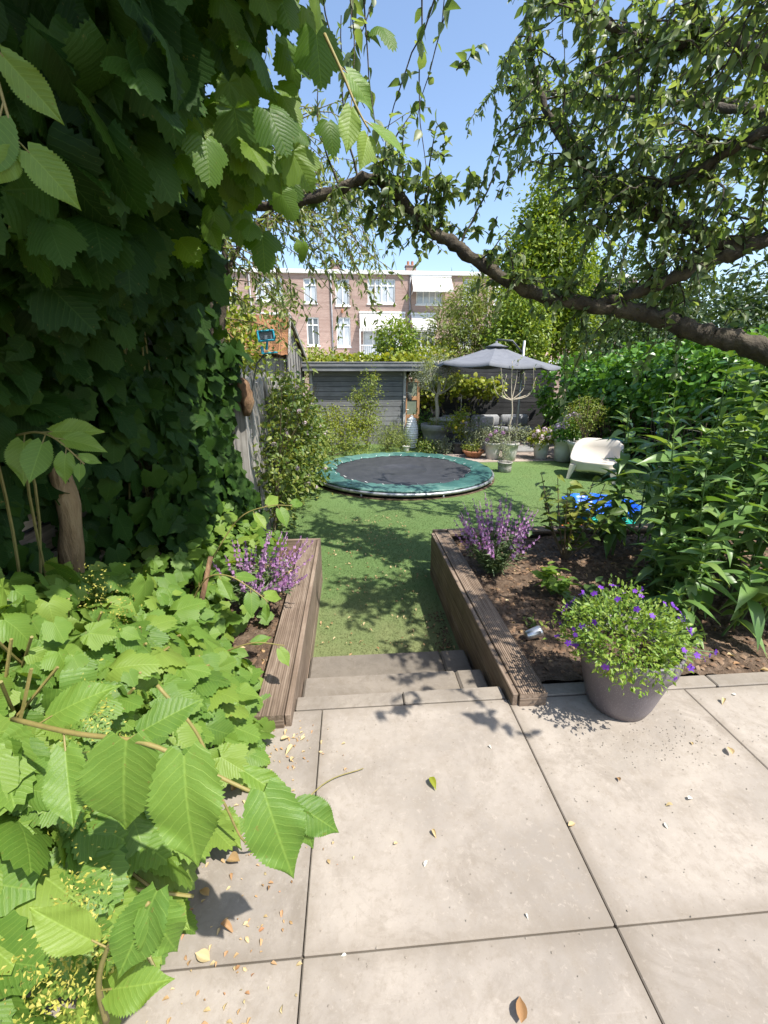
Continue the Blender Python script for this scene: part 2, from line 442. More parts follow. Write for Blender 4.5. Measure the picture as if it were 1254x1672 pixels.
M['grey_old'] = wood_mat('weathered grey planks', (.13, .118, .105), (.27, .25, .225), (.42, .395, .36), 2, 40, .22, .5)
M['brown_old'] = wood_mat('weathered brown slats', (.10, .075, .055), (.2, .15, .11), (.33, .26, .2), 1, 45, .25, .5)
M['dark_board'] = wood_mat('black stained boards', (.018, .018, .019), (.032, .032, .033), (.055, .054, .053), 0, 30, .2, .3)
M['pale_post'] = surf('pale weathered post', [(.36, .35, .33), (.55, .54, .51)], 20, .8, .3, stretch=(1, 1, .1))
M['dark_metal'] = surf('anthracite metal', [(.055, .058, .064), (.085, .088, .094)], 8, .45, .05, metal=.3)
M['parasol'] = surf('slate parasol cloth', [(.125, .132, .15), (.165, .172, .19)], 6, .9, .25, 300, .001)
M['cushion'] = surf('grey cushion', [(.2, .205, .215), (.3, .305, .315)], 12, .95, .3, 200)
M['mat'] = surf('black jumping mat', [(.022, .024, .028), (.045, .047, .052)], 6, .55, .25, 380, .002, spec=.6)
M['white_paint'] = surf('white paint', [(.72, .72, .70), (.8, .8, .78)], 4, .55, .04)
M['barkwood'] = surf('tree bark', [(.024, .019, .014), (.062, .05, .035), (.12, .10, .068)], 9, .92, .9, 28, .02, stretch=(1, 1, 1), detail=8, dist=.6, world=True)
M['twig'] = surf('young twig', [(.10, .075, .045), (.17, .13, .075)], 20, .8, .3)
M['paletwig'] = surf('pale twig', [(.32, .27, .2), (.47, .41, .32)], 20, .8, .3)
M['vine'] = surf('vine stem', [(.16, .15, .04), (.26, .2, .07)], 20, .6, .2)
M['greenstem'] = surf('green stem', [(.06, .12, .03), (.11, .18, .05)], 20, .6, .2)
M['trunk_tan'] = surf('tan vine trunk', [(.13, .08, .035), (.26, .17, .085), (.34, .24, .13)], 7, .9, .8, 22, .02, stretch=(3, 3, .6), world=True)
M['orange_roof'] = surf('rusty moss roof', [(.06, .035, .015), (.25, .115, .05), (.37, .19, .095)], 5, .95, .9, 40, .05, detail=9, world=True)
M['log'] = surf('cut log', [(.045, .025, .014), (.15, .085, .045), (.28, .18, .10)], 16, .9, .8, 40, .02, stretch=(1, 1, .3))
M['bluetoy'] = surf('bright blue plastic', [(.01, .10, .62), (.02, .16, .78)], 5, .35, .03)
M['teal'] = surf('teal plastic', [(.01, .30, .24), (.02, .38, .30)], 5, .4, .03)
M['orange'] = surf('orange plastic', [(.62, .13, .03), (.72, .2, .05)], 5, .4, .03)
M['feeder_blue'] = surf('sky blue painted metal', [(.02, .28, .42), (.05, .40, .55)], 12, .45, .1)
M['feeder_glass'] = surf('grey acrylic', [(.10, .12, .15), (.16, .18, .21)], 5, .2, 0)
M['steel'] = surf('brushed steel', [(.5, .5, .5), (.66, .66, .65)], 14, .3, .05, metal=.9)
M['lampglass'] = surf('lamp lens', [(.02, .02, .025), (.05, .05, .06)], 5, .12, 0)
M['orange_wood'] = wood_mat('orange varnished wood', (.33, .16, .075), (.45, .25, .13), (.56, .34, .19), 2, 30)
M['greenpane'] = surf('dusty green pane', [(.16, .2, .15), (.25, .29, .22)], 6, .25, .02)

def turf_mat():
    m, nt, N, L, P = newmat('artificial turf')
    v = coord(N, L, (1, 1, 1), world=True)
    g = N.new('ShaderNodeNewGeometry')
    c = ramp(N, L, noise(N, L, v, 260, 3, .7), [(.06, .115, .034), (.10, .17, .05), (.165, .225, .08)], [.3, .5, .72])
    c = mixc(N, L, ramp(N, L, noise(N, L, v, 1.3, 5, .6), [(0, 0, 0), (.55, .55, .55)], [.45, .7]), c, (.15, .175, .06))
    c2 = ramp(N, L, g.outputs['Random Per Island'], [(.06, .125, .032), (.095, .175, .048), (.14, .215, .07), (.22, .25, .11)])
    c = mixc(N, L, .5, c, c2)
    sy = N.new('ShaderNodeSeparateXYZ'); L.new(g.outputs['Position'], sy.inputs[0])          # trodden, bleached pile at the foot of the steps
    wr = math_(N, L, 'SUBTRACT', math_(N, L, 'ADD', noise(N, L, v, 4, 5, .65), .42), math_(N, L, 'MULTIPLY', math_(N, L, 'SUBTRACT', sy.outputs[1], 2.6), .62), True)
    c = mixc(N, L, math_(N, L, 'MULTIPLY', wr, .7), c, (.24, .24, .11))
    L.new(c, P.inputs['Base Color']); P.inputs['Roughness'].default_value = .7; P.inputs['Specular IOR Level'].default_value = .25
    bump(N, L, P, noise(N, L, v, 330, 3, .8), .8, .012); return m
M['turf'] = turf_mat()

def pad_mat():
    m, nt, N, L, P = newmat('trampoline pad vinyl')
    v = coord(N, L, (1, 1, 1), world=True)
    c = ramp(N, L, noise(N, L, v, 2.2, 6, .6, .5), [(.014, .06, .056), (.028, .10, .086), (.12, .22, .18)], [.34, .54, .74])
    oi = N.new('ShaderNodeObjectInfo'); c = mixc(N, L, math_(N, L, 'MULTIPLY', oi.outputs['Random'], .45), c, (.16, .30, .25))
    L.new(c, P.inputs['Base Color']); P.inputs['Roughness'].default_value = .5
    bump(N, L, P, noise(N, L, v, 14, 5, .6, .6), .55, .03); return m
M['pad'] = pad_mat()

def speckle_mat():
    m, nt, N, L, P = newmat('purple grey speckled pot')
    v = coord(N, L)
    vo = N.new('ShaderNodeTexVoronoi'); vo.inputs['Scale'].default_value = 130; L.new(v, vo.inputs['Vector'])
    s = ramp(N, L, vo.outputs['Distance'], [(1, 1, 1), (0, 0, 0)], [.12, .3])
    c = ramp(N, L, noise(N, L, v, 4, 5, .6), [(.125, .108, .118), (.175, .152, .162)], [.35, .65])
    c = mixc(N, L, math_(N, L, 'MULTIPLY', s, .6), c, (.33, .30, .31))
    L.new(c, P.inputs['Base Color']); P.inputs['Roughness'].default_value = .42
    bump(N, L, P, noise(N, L, v, 140, 3), .35, .003); return m
M['speckle'] = speckle_mat()

def brick_mat(name, c1, c2, mortar):
    m, nt, N, L, P = newmat(name)
    tc = N.new('ShaderNodeNewGeometry').outputs['Position']; sp = N.new('ShaderNodeSeparateXYZ'); L.new(tc, sp.inputs[0])
    cb = N.new('ShaderNodeCombineXYZ'); L.new(math_(N, L, 'ADD', sp.outputs[0], sp.outputs[1]), cb.inputs[0]); L.new(sp.outputs[2], cb.inputs[1])
    b = N.new('ShaderNodeTexBrick'); b.inputs['Scale'].default_value = 1; b.inputs['Brick Width'].default_value = .22; b.inputs['Row Height'].default_value = .063
    b.inputs['Mortar Size'].default_value = .008; b.inputs['Color1'].default_value = (*c1, 1); b.inputs['Color2'].default_value = (*c2, 1); b.inputs['Mortar'].default_value = (*mortar, 1)
    L.new(cb.outputs[0], b.inputs['Vector'])
    st = noise(N, L, coord(N, L, (.12, .12, 2.2), world=True), 2.0, 5, .6)
    c = mixc(N, L, ramp(N, L, st, [(0, 0, 0), (.5, .5, .5)], [.45, .7]), b.outputs[0], tuple(k*.62 for k in c1))
    L.new(c, P.inputs['Base Color']); P.inputs['Roughness'].default_value = .85
    bump(N, L, P, b.outputs['Fac'], -.3, .01); return m
M['brick'] = brick_mat('red brown brick', (.34, .205, .165), (.42, .27, .22), (.42, .36, .31))
M['paver'] = brick_mat('patio clinkers', (.30, .24, .2), (.40, .33, .28), (.2, .17, .14))
M['glass'] = surf('curtained window pane', [(.34, .37, .41), (.55, .58, .61)], .9, .08, 0, world=True, spec=.8)
M['glass_dark'] = surf('dark window pane', [(.07, .08, .09), (.16, .17, .18)], .8, .06, 0, world=True, spec=.8)
M['roofing'] = surf('flat roof felt', [(.12, .12, .12), (.2, .2, .2)], 2, .9, .2)
M['solar'] = surf('solar panel', [(.02, .03, .07), (.035, .05, .11)], 2, .15, 0, spec=.8)
M['zinc'] = surf('zinc downpipe', [(.2, .2, .215), (.3, .3, .31)], 5, .5, .05, metal=.3)

def stripe_mat():
    m, nt, N, L, P = newmat('striped awning cloth')
    sp = N.new('ShaderNodeSeparateXYZ'); L.new(N.new('ShaderNodeNewGeometry').outputs['Position'], sp.inputs[0])
    f = math_(N, L, 'FRACT', math_(N, L, 'MULTIPLY', sp.outputs[0], 4.2)); c = ramp(N, L, f, [(.62, .60, .57), (.42, .39, .37)], [.58, .66])
    L.new(c, P.inputs['Base Color']); P.inputs['Roughness'].default_value = .85; return m
M['stripe'] = stripe_mat()
M['awning'] = surf('cream awning cloth', [(.66, .64, .6), (.72, .7, .66)], 2, .85, 0)

# leaves
M['hop'] = leafmat('hop leaf', [(.015, .042, .006), (.025, .065, .008), (.042, .092, .011)], .34, .55, spec=.18, vein=9, tcol=(1.5, 1.3, .35))  # shaded copy of the leaf, its deep shade put into the colour
M['hop_lit_tone'] = leafmat('hop leaf painted sunlit', [(.07, .15, .016), (.115, .215, .022), (.18, .28, .032)], .55, .45, vein=9, tcol=(1.5, 1.35, .3))  # lit copy of the same leaf, sunlight put into the colour
M['hop_fresh'] = leafmat('fresh hop leaf', [(.07, .165, .026), (.105, .215, .034), (.15, .265, .042), (.225, .32, .055)], .45, .45, vein=10, tcol=(1.35, 1.2, .4), vbump=.28, patch=.45, spec=.35)
M['pear'] = leafmat('pear leaf', [(.095, .145, .06), (.14, .195, .08), (.19, .245, .10), (.27, .31, .14)], .55, .42, spec=.5, tcol=(1.25, 1.3, .5))
M['lance'] = leafmat('lance leaf', [(.085, .175, .042), (.135, .24, .062), (.22, .32, .095)], .35, .38, tcol=(1.3, 1.25, .4))
M['bramble'] = leafmat('bramble leaf', [(.07, .125, .025), (.115, .18, .032), (.18, .235, .04), (.23, .24, .05)], .35, .45)
M['yellowgreen'] = leafmat('yellow green leaf', [(.16, .22, .025), (.22, .28, .03), (.34, .34, .04)], .4, .45)
M['bamboo'] = leafmat('bamboo leaf', [(.13, .19, .035), (.20, .26, .05), (.28, .31, .07)], .4, .45)
M['ivy'] = leafmat('creeper leaf', [(.07, .18, .024), (.105, .24, .032), (.15, .30, .045)], .33, .35, spec=.55)
M['talltree'] = leafmat('tall tree leaf', [(.12, .205, .026), (.19, .28, .033), (.29, .35, .045)], .4, .45)
M['darktree'] = leafmat('dark tree leaf', [(.03, .06, .018), (.05, .095, .025), (.085, .13, .035)], .3, .45)
M['olive'] = leafmat('olive leaf', [(.13, .16, .10), (.2, .23, .15), (.28, .3, .21)], .25, .5)
M['lavender'] = leafmat('grey green leaf', [(.15, .19, .10), (.23, .26, .15), (.3, .31, .2)], .25, .6)
M['willow'] = leafmat('pale hanging leaf', [(.14, .20, .055), (.2, .26, .075), (.28, .32, .11)], .4, .45)
M['petunia_leaf'] = leafmat('petunia leaf', [(.13, .24, .03), (.2, .31, .045), (.3, .38, .07)], .4, .45)
M['sapling'] = leafmat('conifer green leaf', [(.13, .2, .03), (.2, .26, .04), (.28, .31, .06)], .38, .5)
M['hopflower'] = leafmat('hop flower', [(.28, .30, .04), (.42, .40, .07), (.5, .44, .12)], .3, .7)
M['dry'] = leafmat('dry leaf', [(.30, .16, .07), (.44, .30, .15), (.52, .43, .24), (.4, .2, .1)], .2, .7)
M['purple'] = leafmat('violet petal', [(.10, .02, .30), (.17, .035, .42), (.24, .06, .50)], .35, .55, tcol=(1.2, .7, 1.3))
M['mauve'] = leafmat('mauve petal', [(.33, .14, .32), (.43, .23, .42), (.53, .35, .52)], .35, .6, tcol=(1.2, .8, 1.2))
M['pink'] = leafmat('pale pink petal', [(.6, .42, .46), (.7, .55, .6), (.75, .68, .7)], .3, .6, tcol=(1.1, .9, 1))
M['hydra'] = leafmat('lilac petal', [(.42, .3, .58), (.6, .46, .68), (.75, .66, .74)], .3, .6, tcol=(1.1, .9, 1.1))
M['whitepetal'] = leafmat('white petal', [(.7, .68, .6), (.8, .78, .7)], .3, .6, tcol=(1, 1, .9))

# ---------------------------------------------------------------- the setting
LAWN = -.40
def structure(o, label, cat=None): return tag(o, label, cat, kind='structure')

g = MB(); g.box((-400, -60, -.60), (400, 600, -.45)); structure(g.build('ground', surf('far ground', [(.07, .08, .04), (.12, .12, .06)], .4, .95, .2)), 'flat earth under the gardens and out to the horizon', 'ground')

# terrace with separate slabs
g = MB(); g.box((-2.2, -4.2, -.44), (4.0, 1.895, -.022)); ter = structure(g.build('terrace', M['joint']), 'pale concrete slab terrace in the foreground', 'terrace')
xs = [-2.12, -1.15, -.18, .79, 1.78, 2.76, 3.74]; ys = [-3.1, -2.12, -1.15, -.17, .81, 1.79]
for i in range(len(xs)-1):
    for j in range(len(ys)-1):
        mb = MB(); q = .002; mb.box((xs[i]+q, ys[j]+q, -.045), (xs[i+1]-q, ys[j+1]-q, random.uniform(-.0015, .0015)), .004)
        mb.build('paving_slab', M['slab'], ter, loc=((xs[i]+xs[i+1])/2, (ys[j]+ys[j+1])/2, 0))
for (a, b) in ((-.318, .24), (.246, .785), (.99, 1.98), (1.986, 2.98), (2.986, 3.74)):
    mb = MB(); mb.box((a, 1.797, -.09), (b, 1.888, .002), .006); mb.build('edging_strip', M['kerb'], ter)

# lawn (artificial turf) and its pile
n = 60; X, Y = np.meshgrid(np.linspace(-1.6, 6.4, n), np.linspace(2.3, 13.2, n), indexing='ij')
g = MB(); g.grid(X, Y, LAWN + .008*np.sin(X*2.1+1)*np.sin(Y*1.7)); structure(g.build('lawn', M['turf'], smooth=True), 'green artificial turf lawn between the beds and around the trampoline', 'lawn')
k1, k2, k3 = 17000, 75000, 50000
yy = np.concatenate([rng.uniform(2.58, 4.2, k1), rng.uniform(4.19, 6.2, k2), 6.2+3*rng.random(k3)**1.5]); xx = np.concatenate([rng.uniform(-.31, .78, k1), rng.uniform(-1.2, 3.9, k2), rng.uniform(-1.2, 4.9, k3)])
keep = ((xx-1.04)**2 + (yy-8.6)**2 > 1.75**2); xx, yy = xx[keep], yy[keep]; k = len(xx)
P = np.stack([xx, yy, LAWN + .008*np.sin(xx*2.1+1)*np.sin(yy*1.7) - .002], 1)
blade = (np.array([(-.09, 0, 0), (.09, 0, 0), (.02, 1, .25)]), [(0, 1, 2)], np.zeros((3, 2)))
D = nrm(rng.normal(size=(k, 3))*[.75, .75, .1] + [0, 0, .75])
me = np_mesh('turf_pile', [(place(blade, P, D, rng.normal(size=(k, 3)), .012+.014*rng.random(k)), blade[1], blade[2])], M['turf'], np.zeros(3), False)
tag(link('turf_pile', me), 'short green pile of the artificial turf lawn', 'grass', kind='stuff')

# clinker patio at the back right
g = MB(); g.box((2.2, 9.75, -.5), (6.4, 13.6, LAWN+.012)); structure(g.build('patio', M['paver']), 'brick paved patio at the back beside the trampoline', 'patio')

# soil in the beds
def soil(name, x0, x1, y0, y1, z, amp, label, seed):
    r = np.random.default_rng(seed); n = 90; m = 80
    X, Y = np.meshgrid(np.linspace(x0, x1, n), np.linspace(y0, y1, m), indexing='ij')
    Z = np.full(X.shape, z)
    for f in (3, 7, 15, 31, 60):
        for _ in range(3):
            a, p = r.uniform(0, 6.28, 2); Z = Z + amp*.55/f**.62*np.sin(f*(X*math.cos(a)+Y*math.sin(a))+p)
    Z += r.normal(size=Z.shape)*.006; Z = np.maximum(Z, -.03)
    g = MB(); g.grid(X, Y, Z); o = structure(g.build(name, M['soil'], smooth=True), label, 'soil')
    return lambda x, y: Z[np.clip(((np.asarray(x)-x0)/(x1-x0)*(n-1)).astype(int), 0, n-1), np.clip(((np.asarray(y)-y0)/(y1-y0)*(m-1)).astype(int), 0, m-1)]
soilR = soil('soil_right', .93, 4.2, 1.885, 4.0, .005, .035, 'brown crumbly soil in the right raised bed', 3)
soilL = soil('soil_left', -1.75, -.44, 1.55, 3.95, -.005, .035, 'brown crumbly soil in the left raised bed', 4)
g = MB(); g.box((.93, 1.90, -.45), (4.2, 4.0, -.045)); g.box((-1.75, 1.55, -.45), (-.44, 3.95, -.09)); structure(g.build('bed_fill', M['soil']), 'earth filling beneath the raised beds', 'soil')
# crumbs, chips and dead leaves on the soil
cr = (np.array([(-.5,-.4,0),(.5,-.35,.05),(.4,.45,0),(-.45,.5,.1),(0,0,.5)]), [(0,1,4),(1,2,4),(2,3,4),(3,0,4)], np.zeros((5,2)))
def litter(name, n, x0, x1, y0, y1, hf, mat, s0, s1, label, T):
    x = rng.uniform(x0, x1, n); y = rng.uniform(y0, y1, n); P = np.stack([x, y, hf(x, y)+.002], 1)
    D = nrm(rng.normal(size=(n, 3))*[1, 1, .15]); N_ = nrm(rng.normal(size=(n, 3))*.35+[0, 0, 1])
    me = np_mesh(name, [(place(T, P, D, N_, rng.uniform(s0, s1, n)), T[1], T[2])], mat, np.zeros(3), False)
    tag(link(name, me), label, 'mulch', kind='stuff')
litter('bark_mulch', 5200, .95, 4.1, 1.92, 3.98, soilR, M['bark'], .008, .034, 'bark crumbs and clods strewn over the right bed', cr)
litter('bark_mulch', 2200, -1.6, -.46, 1.6, 3.9, soilL, M['bark'], .008, .03, 'bark crumbs and clods strewn over the left bed', cr)
T_dry = leaf_ovate(.5, 1, 3, .5, .35)
litter('dead_leaves', 260, .95, 4.1, 1.92, 3.98, soilR, M['dry'], .03, .06, 'dead brown leaves scattered on the right bed', T_dry)
litter('dead_leaves', 130, -1.3, -.46, 1.7, 3.9, soilL, M['dry'], .03, .06, 'dead brown leaves scattered on the left bed', T_dry)

# ---------------------------------------------------------------- steps
st = empty('garden_steps', (.235, 2.2, LAWN), 'two low concrete steps leading down from terrace to lawn', 'steps')
for z, y0, y1, c in ((-.135, 1.897, 2.215, .615), (-.27, 2.217, 2.60, .60)):
    for a, b in ((-.318, c-.002), (c+.002, .785)):
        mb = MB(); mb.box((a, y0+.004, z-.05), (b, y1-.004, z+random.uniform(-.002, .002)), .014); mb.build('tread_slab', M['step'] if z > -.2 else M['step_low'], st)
    mb = MB(); mb.box((-.316, y0+.02, LAWN-.04), (.783, y1-.02, z-.051)); mb.build('riser', M['kerb'], st)
mb = MB(); mb.box((-.316, 1.897, -.084), (.783, 1.915, -.0)); 

# ---------------------------------------------------------------- timber edged raised beds
def grooved(x0, x1, y0, y1, z0, z1, n=11, along='y', bow=0.0):
    """decking board with grooves running along its length"""
    w = x1-x0; prof = [(x0, z0)]
    prof.append((x0, z1-.004)); prof.append((x0+.004, z1)); a = w-.008
    for i in range(n):
        s = x0+.004+a*(i+.68)/n; e = x0+.004+a*(i+.98)/n
        prof += [(s, z1), (s+.001, z1-.005), (e-.001, z1-.005), (e, z1)]
    prof += [(x1-.002, z1), (x1, z1-.004), (x1, z0)]
    ysn = np.linspace(y0, y1, 9); V = []; F = []; m = len(prof)
    for yv in ysn:
        b = bow*math.sin((yv-y0)/(y1-y0)*math.pi)
        for (x, z) in prof: V.append((x, yv, z+b) if along == 'y' else (yv, x, z+b))
    for i in range(len(ysn)-1):
        for j in range(m): F.append((i*m+j, i*m+(j+1) % m, (i+1)*m+(j+1) % m, (i+1)*m+j))
    if along == 'y': F = [tuple(reversed(q)) for q in F]
    F.append(tuple(range(m)) if along == 'y' else tuple(reversed(range(m)))); F.append(tuple(reversed(range((len(ysn)-1)*m, len(ysn)*m))) if along == 'y' else tuple(range((len(ysn)-1)*m, len(ysn)*m)))
    return MB().add(V, F)

lb = empty('raised_bed', (-.42, 2.8, LAWN), 'brown timber edging of the left raised bed beside the steps', 'planter')
grooved(-.50, -.356, 1.68, 3.94, .052, .08).build('cap_board', M['deck'], lb)
mb = MB(); mb.box((-.352, 1.69, -.10), (-.322, 3.95, .072), .004); mb.build('side_board', M['deck'], lb)
for a in (-.27, -.44):
    mb = MB(); mb.box((-.351, 1.91, a), (-.324, 3.94, a+.164), .004); mb.build('side_board', M['deck'], lb)
mb = MB(); mb.box((-.50, 1.68, -.02), (-.356, 1.70, .049), .003); mb.build('end_board', M['deckx'], lb)
for a in (-.44, -.265, -.09):
    mb = MB(); mb.box((-1.7, 3.952, a), (-.322, 3.98, a+.168), .004); mb.build('end_board', M['deckx'], lb)
mb = MB(); mb.box((-.495, 1.72, -.44), (-.362, 3.93, .045)); mb.build('bearer', M['deck'], lb)

rb = empty('raised_bed', (.88, 2.9, LAWN), 'brown timber edging of the right raised bed beside the steps', 'planter')
grooved(.832, .976, 1.73, 4.04, .052, .08, bow=.004).build('cap_board', M['deck'], rb)
mb = MB(); mb.box((.797, 1.74, -.10), (.828, 4.05, .073), .004); mb.build('side_board', M['deck'], rb)
for a in (-.27, -.44):
    mb = MB(); mb.box((.799, 1.91, a), (.827, 4.045, a+.164), .004); mb.build('side_board', M['deck'], rb)
mb = MB(); mb.box((.832, 1.73, -.02), (.976, 1.75, .049), .003); mb.build('end_board', M['deckx'], rb)
grooved(4.00, 4.144, .98, 4.2, .05, .078, along='x').build('cap_board', M['deckx'], rb)
for a in (-.44, -.27, -.10):
    mb = MB(); mb.box((.832, 4.148, a), (4.2, 4.175, a+.165), .004); mb.build('back_board', M['deckx'], rb)
mb = MB(); mb.box((.838, 1.76, -.44), (.970, 4.0, .045)); mb.build('bearer', M['deck'], rb)

# ---------------------------------------------------------------- trampoline
tc = np.array([1.04, 8.62]); TR = 1.82
tr = empty('trampoline', (tc[0], tc[1], LAWN), 'low round trampoline with green vinyl pad and black mat on lawn', 'trampoline')
a = np.linspace(0, 2*math.pi, 72, endpoint=False)
mb = MB(); mb.tube(np.stack([tc[0]+TR*np.cos(a), tc[1]+TR*np.sin(a), np.full(72, -.318)], 1), .03, 10, closed=True); mb.build('frame_ring', M['blue_steel'], tr, True)
for q in range(8):
    an = 2*math.pi*(q+.35)/8; c, s = math.cos(an), math.sin(an)
    mb = MB(); mb.tube([(tc[0]+(TR+.0)*c, tc[1]+TR*s, -.33), (tc[0]+(TR+.005)*c, tc[1]+(TR+.005)*s, LAWN-.02)], .018, 8); mb.build('leg', M['blue_steel'], tr, True)
mb = MB(); prof = [(0.001, -.012)]+[(1.44*t, -.012+.014*t*t) for t in (.25, .5, .75, .9, 1.0)]+[(1.44, -.01)]
mb.lathe((tc[0], tc[1], -.275), prof, 64); mb.build('jumping_mat', M['mat'], tr, True)
# springs seen through the gap at the pad's inner edge
mb = MB()
for q in range(72):
    an = 2*math.pi*q/72; c, s = math.cos(an), math.sin(an)
    mb.tube([(tc[0]+1.43*c, tc[1]+1.43*s, -.278), (tc[0]+1.78*c, tc[1]+1.78*s, -.305)], .009, 5)
o = mb.build('springs', M['blue_steel'], tr); o['kind'] = 'stuff'
r = np.random.default_rng(5)
for q in range(8):
    a0, a1 = 2*math.pi*q/8+.004, 2*math.pi*(q+1)/8+.02
    n = 30; th = np.linspace(a0, a1, n); ph = r.uniform(0, 6, 6)
    cs = [(1.37, -.268), (1.385, -.258), (1.46, -.25), (1.58, -.247), (1.70, -.25), (1.77, -.255), (1.80, -.264), (1.808, -.282), (1.80, -.29)]
    RR = np.zeros((n, len(cs))); ZZ = np.zeros_like(RR)
    for j, (rr, zz) in enumerate(cs):
        w = .010*np.sin(th*23+ph[0]+j*.5)+.007*np.sin(th*47+ph[1]-j*.7)+.005*np.sin(th*81+ph[2]+j)
        RR[:, j] = rr + (.028*np.sin(th*9+ph[3])+.014*np.sin(th*31+ph[4]) if j < 2 else .006*np.sin(th*19+ph[5]) if j > 5 else 0)
        ZZ[:, j] = zz + w*(.62 if 0 < j < 6 else .5) + (.004 if q % 2 else 0)
    TH = th[:, None]+0*RR
    mb = MB(); mb.grid(tc[0]+RR*np.cos(TH), tc[1]+RR*np.sin(TH), ZZ); mb.build('safety_pad', M['pad'], tr, True, loc=(tc[0]+1.6*math.cos(a0+.4), tc[1]+1.6*math.sin(a0+.4), -.24))
mb = MB()
for q in range(26):
    an = 2*math.pi*(q+r.uniform(-.2, .2))/26; c, s = math.cos(an), math.sin(an); rr = 1.39+r.uniform(-.03, .05)
    mb.tube([(tc[0]+rr*c, tc[1]+rr*s, -.236), (tc[0]+(rr-.04)*c-.03*s, tc[1]+(rr-.04)*s+.03*c, -.262)], .004, 4)
o = mb.build('pad_ties', M['white_paint'], tr); o['kind'] = 'stuff'
mb = MB(); mb.lathe((tc[0], tc[1], 0), [(1.86, LAWN-.03), (1.86, LAWN+.012), (1.74, LAWN+.012), (1.74, LAWN-.03)], 64); tag(mb.build('soil_ring', M['soil']), 'dark earth ring around the sunken trampoline', 'soil', kind='structure')

# ---------------------------------------------------------------- grey shelter at the end of the lawn
sh = empty('garden_shed', (.3, 12.5, LAWN), 'grey boarded garden shelter with flat overhanging roof behind trampoline', 'shed')
nb = 15; bh = 2.06/nb
for i in range(nb):
    mb = MB(); z0 = LAWN-.02+i*bh; mb.box((-1.02, 12.50+.006*(i % 2), z0+.005), (1.50, 12.535+.006*(i % 2), z0+bh-.004), .003); mb.build('wall_board', M['grey_board'], sh)
mb = MB(); mb.box((-1.02, 12.56, LAWN), (1.5, 12.6, 1.62)); mb.build('wall_backing', M['dark_board'], sh)
for x in (-1.10, 1.505):
    mb = MB(); mb.box((x, 12.46, LAWN-.03), (x+.075, 12.55, 1.635), .006); mb.build('post', M['pale_post'], sh)
mb = MB(); mb.box((-1.12, 12.6, LAWN), (-1.06, 14.5, 1.62)); mb.build('side_wall', M['grey_board'], sh)
mb = MB(); mb.box((1.5, 12.6, LAWN), (1.56, 14.5, 1.62)); mb.build('side_wall', M['grey_board'], sh)
for (z0, z1, y) in ((1.635, 1.745, 12.19), (1.75, 1.845, 12.165)):
    mb = MB(); mb.box((-1.25, y, z0), (2.02, y+.03, z1), .004); mb.build('fascia_board', M['grey_board'], sh)
mb = MB(); mb.box((-1.24, 12.225, 1.66), (2.0, 14.7, 1.84)); mb.build('roof', M['roofing'], sh)
mb = MB(); mb.box((-1.27, 12.15, 1.848), (2.04, 12.23, 1.872), .004); mb.build('roof_trim', M['zinc'], sh)

# orange framed door leaning beyond the shelter
dr = empty('old_door', (1.83, 13.0, LAWN), 'orange wood framed door with dusty green panes beside the shelter', 'door')
for (lo, hi) in (((1.60, 12.95, LAWN), (1.68, 13.0, 1.42)), ((1.97, 12.95, LAWN), (2.05, 13.0, 1.42)), ((1.683, 12.952, 1.33), (1.967, 12.998, 1.42)), ((1.683, 12.952, .82), (1.967, 12.998, .93)), ((1.683, 12.952, .30), (1.967, 12.998, .40)), ((1.683, 12.952, LAWN+.01), (1.967, 12.998, -.2))):
    mb = MB(); mb.box(lo, hi, .005); mb.build('door_rail', M['orange_wood'], dr)
for z0, z1 in ((.932, 1.328), (.402, .818), (-.198, .298)):
    mb = MB(); mb.box((1.685, 12.97, z0), (1.965, 12.98, z1)); mb.build('pane', M['greenpane'], dr)
mb = MB(); mb.tube([(1.66, 12.94, .55), (1.66, 12.90, .55), (1.72, 12.90, .55)], .012, 6); mb.build('handle', M['steel'], dr)
# watering can hung on the shelter post
wc = empty('watering_can', (1.66, 12.38, .86), 'small dark watering can hanging at the shelter corner', 'watering can')
mb = MB(); mb.lathe((1.67, 12.36, .86), [(.065, 0), (.07, .02), (.06, .14), (.05, .16)], 14); mb.build('body', M['pot_dark'], wc, True)
mb = MB(); mb.tube(bez([(1.72, 12.34, .9), (1.78, 12.3, .98), (1.82, 12.27, 1.06)], 6), [.012, .01, .009, .009, .012, .02], 7); mb.build('spout', M['pot_dark'], wc, True)
mb = MB(); mb.tube(bez([(1.63, 12.37, .90), (1.57, 12.37, 1.0), (1.62, 12.36, 1.07), (1.67, 12.36, 1.02)], 12), .007, 6); mb.build('handle', M['pot_dark'], wc, True)
mb = MB(); mb.box((1.582, 12.38, 1.055), (1.66, 12.40, 1.068)); mb.build('hook', M['steel'], wc)

# white ribbed lantern
ln = empty('ribbed_lantern', (1.66, 11.75, LAWN), 'white ribbed beehive shaped garden lantern by the shelter post', 'lantern')
prof = [(.09, 0)]
for i in range(13):
    t = i/12; rr = .085+.095*math.sin(math.pi*(.12+.80*t))**.8; z = .02+.74*t
    prof += [(rr*.965, z), (rr*1.03, z+.022), (rr*1.03, z+.038), (rr*.965, z+.058)]
prof += [(.06, .83), (.058, .86), (.03, .86)]
mb = MB(); mb.lathe((1.66, 11.75, LAWN), prof, 24); mb.build('body', M['white_paint'], ln, True)
mb = MB(); mb.lathe((1.66, 11.75, LAWN), [(.03, .862), (.045, .875), (.02, .9), (.001, .9)], 16); mb.build('cap', M['white_paint'], ln, True)

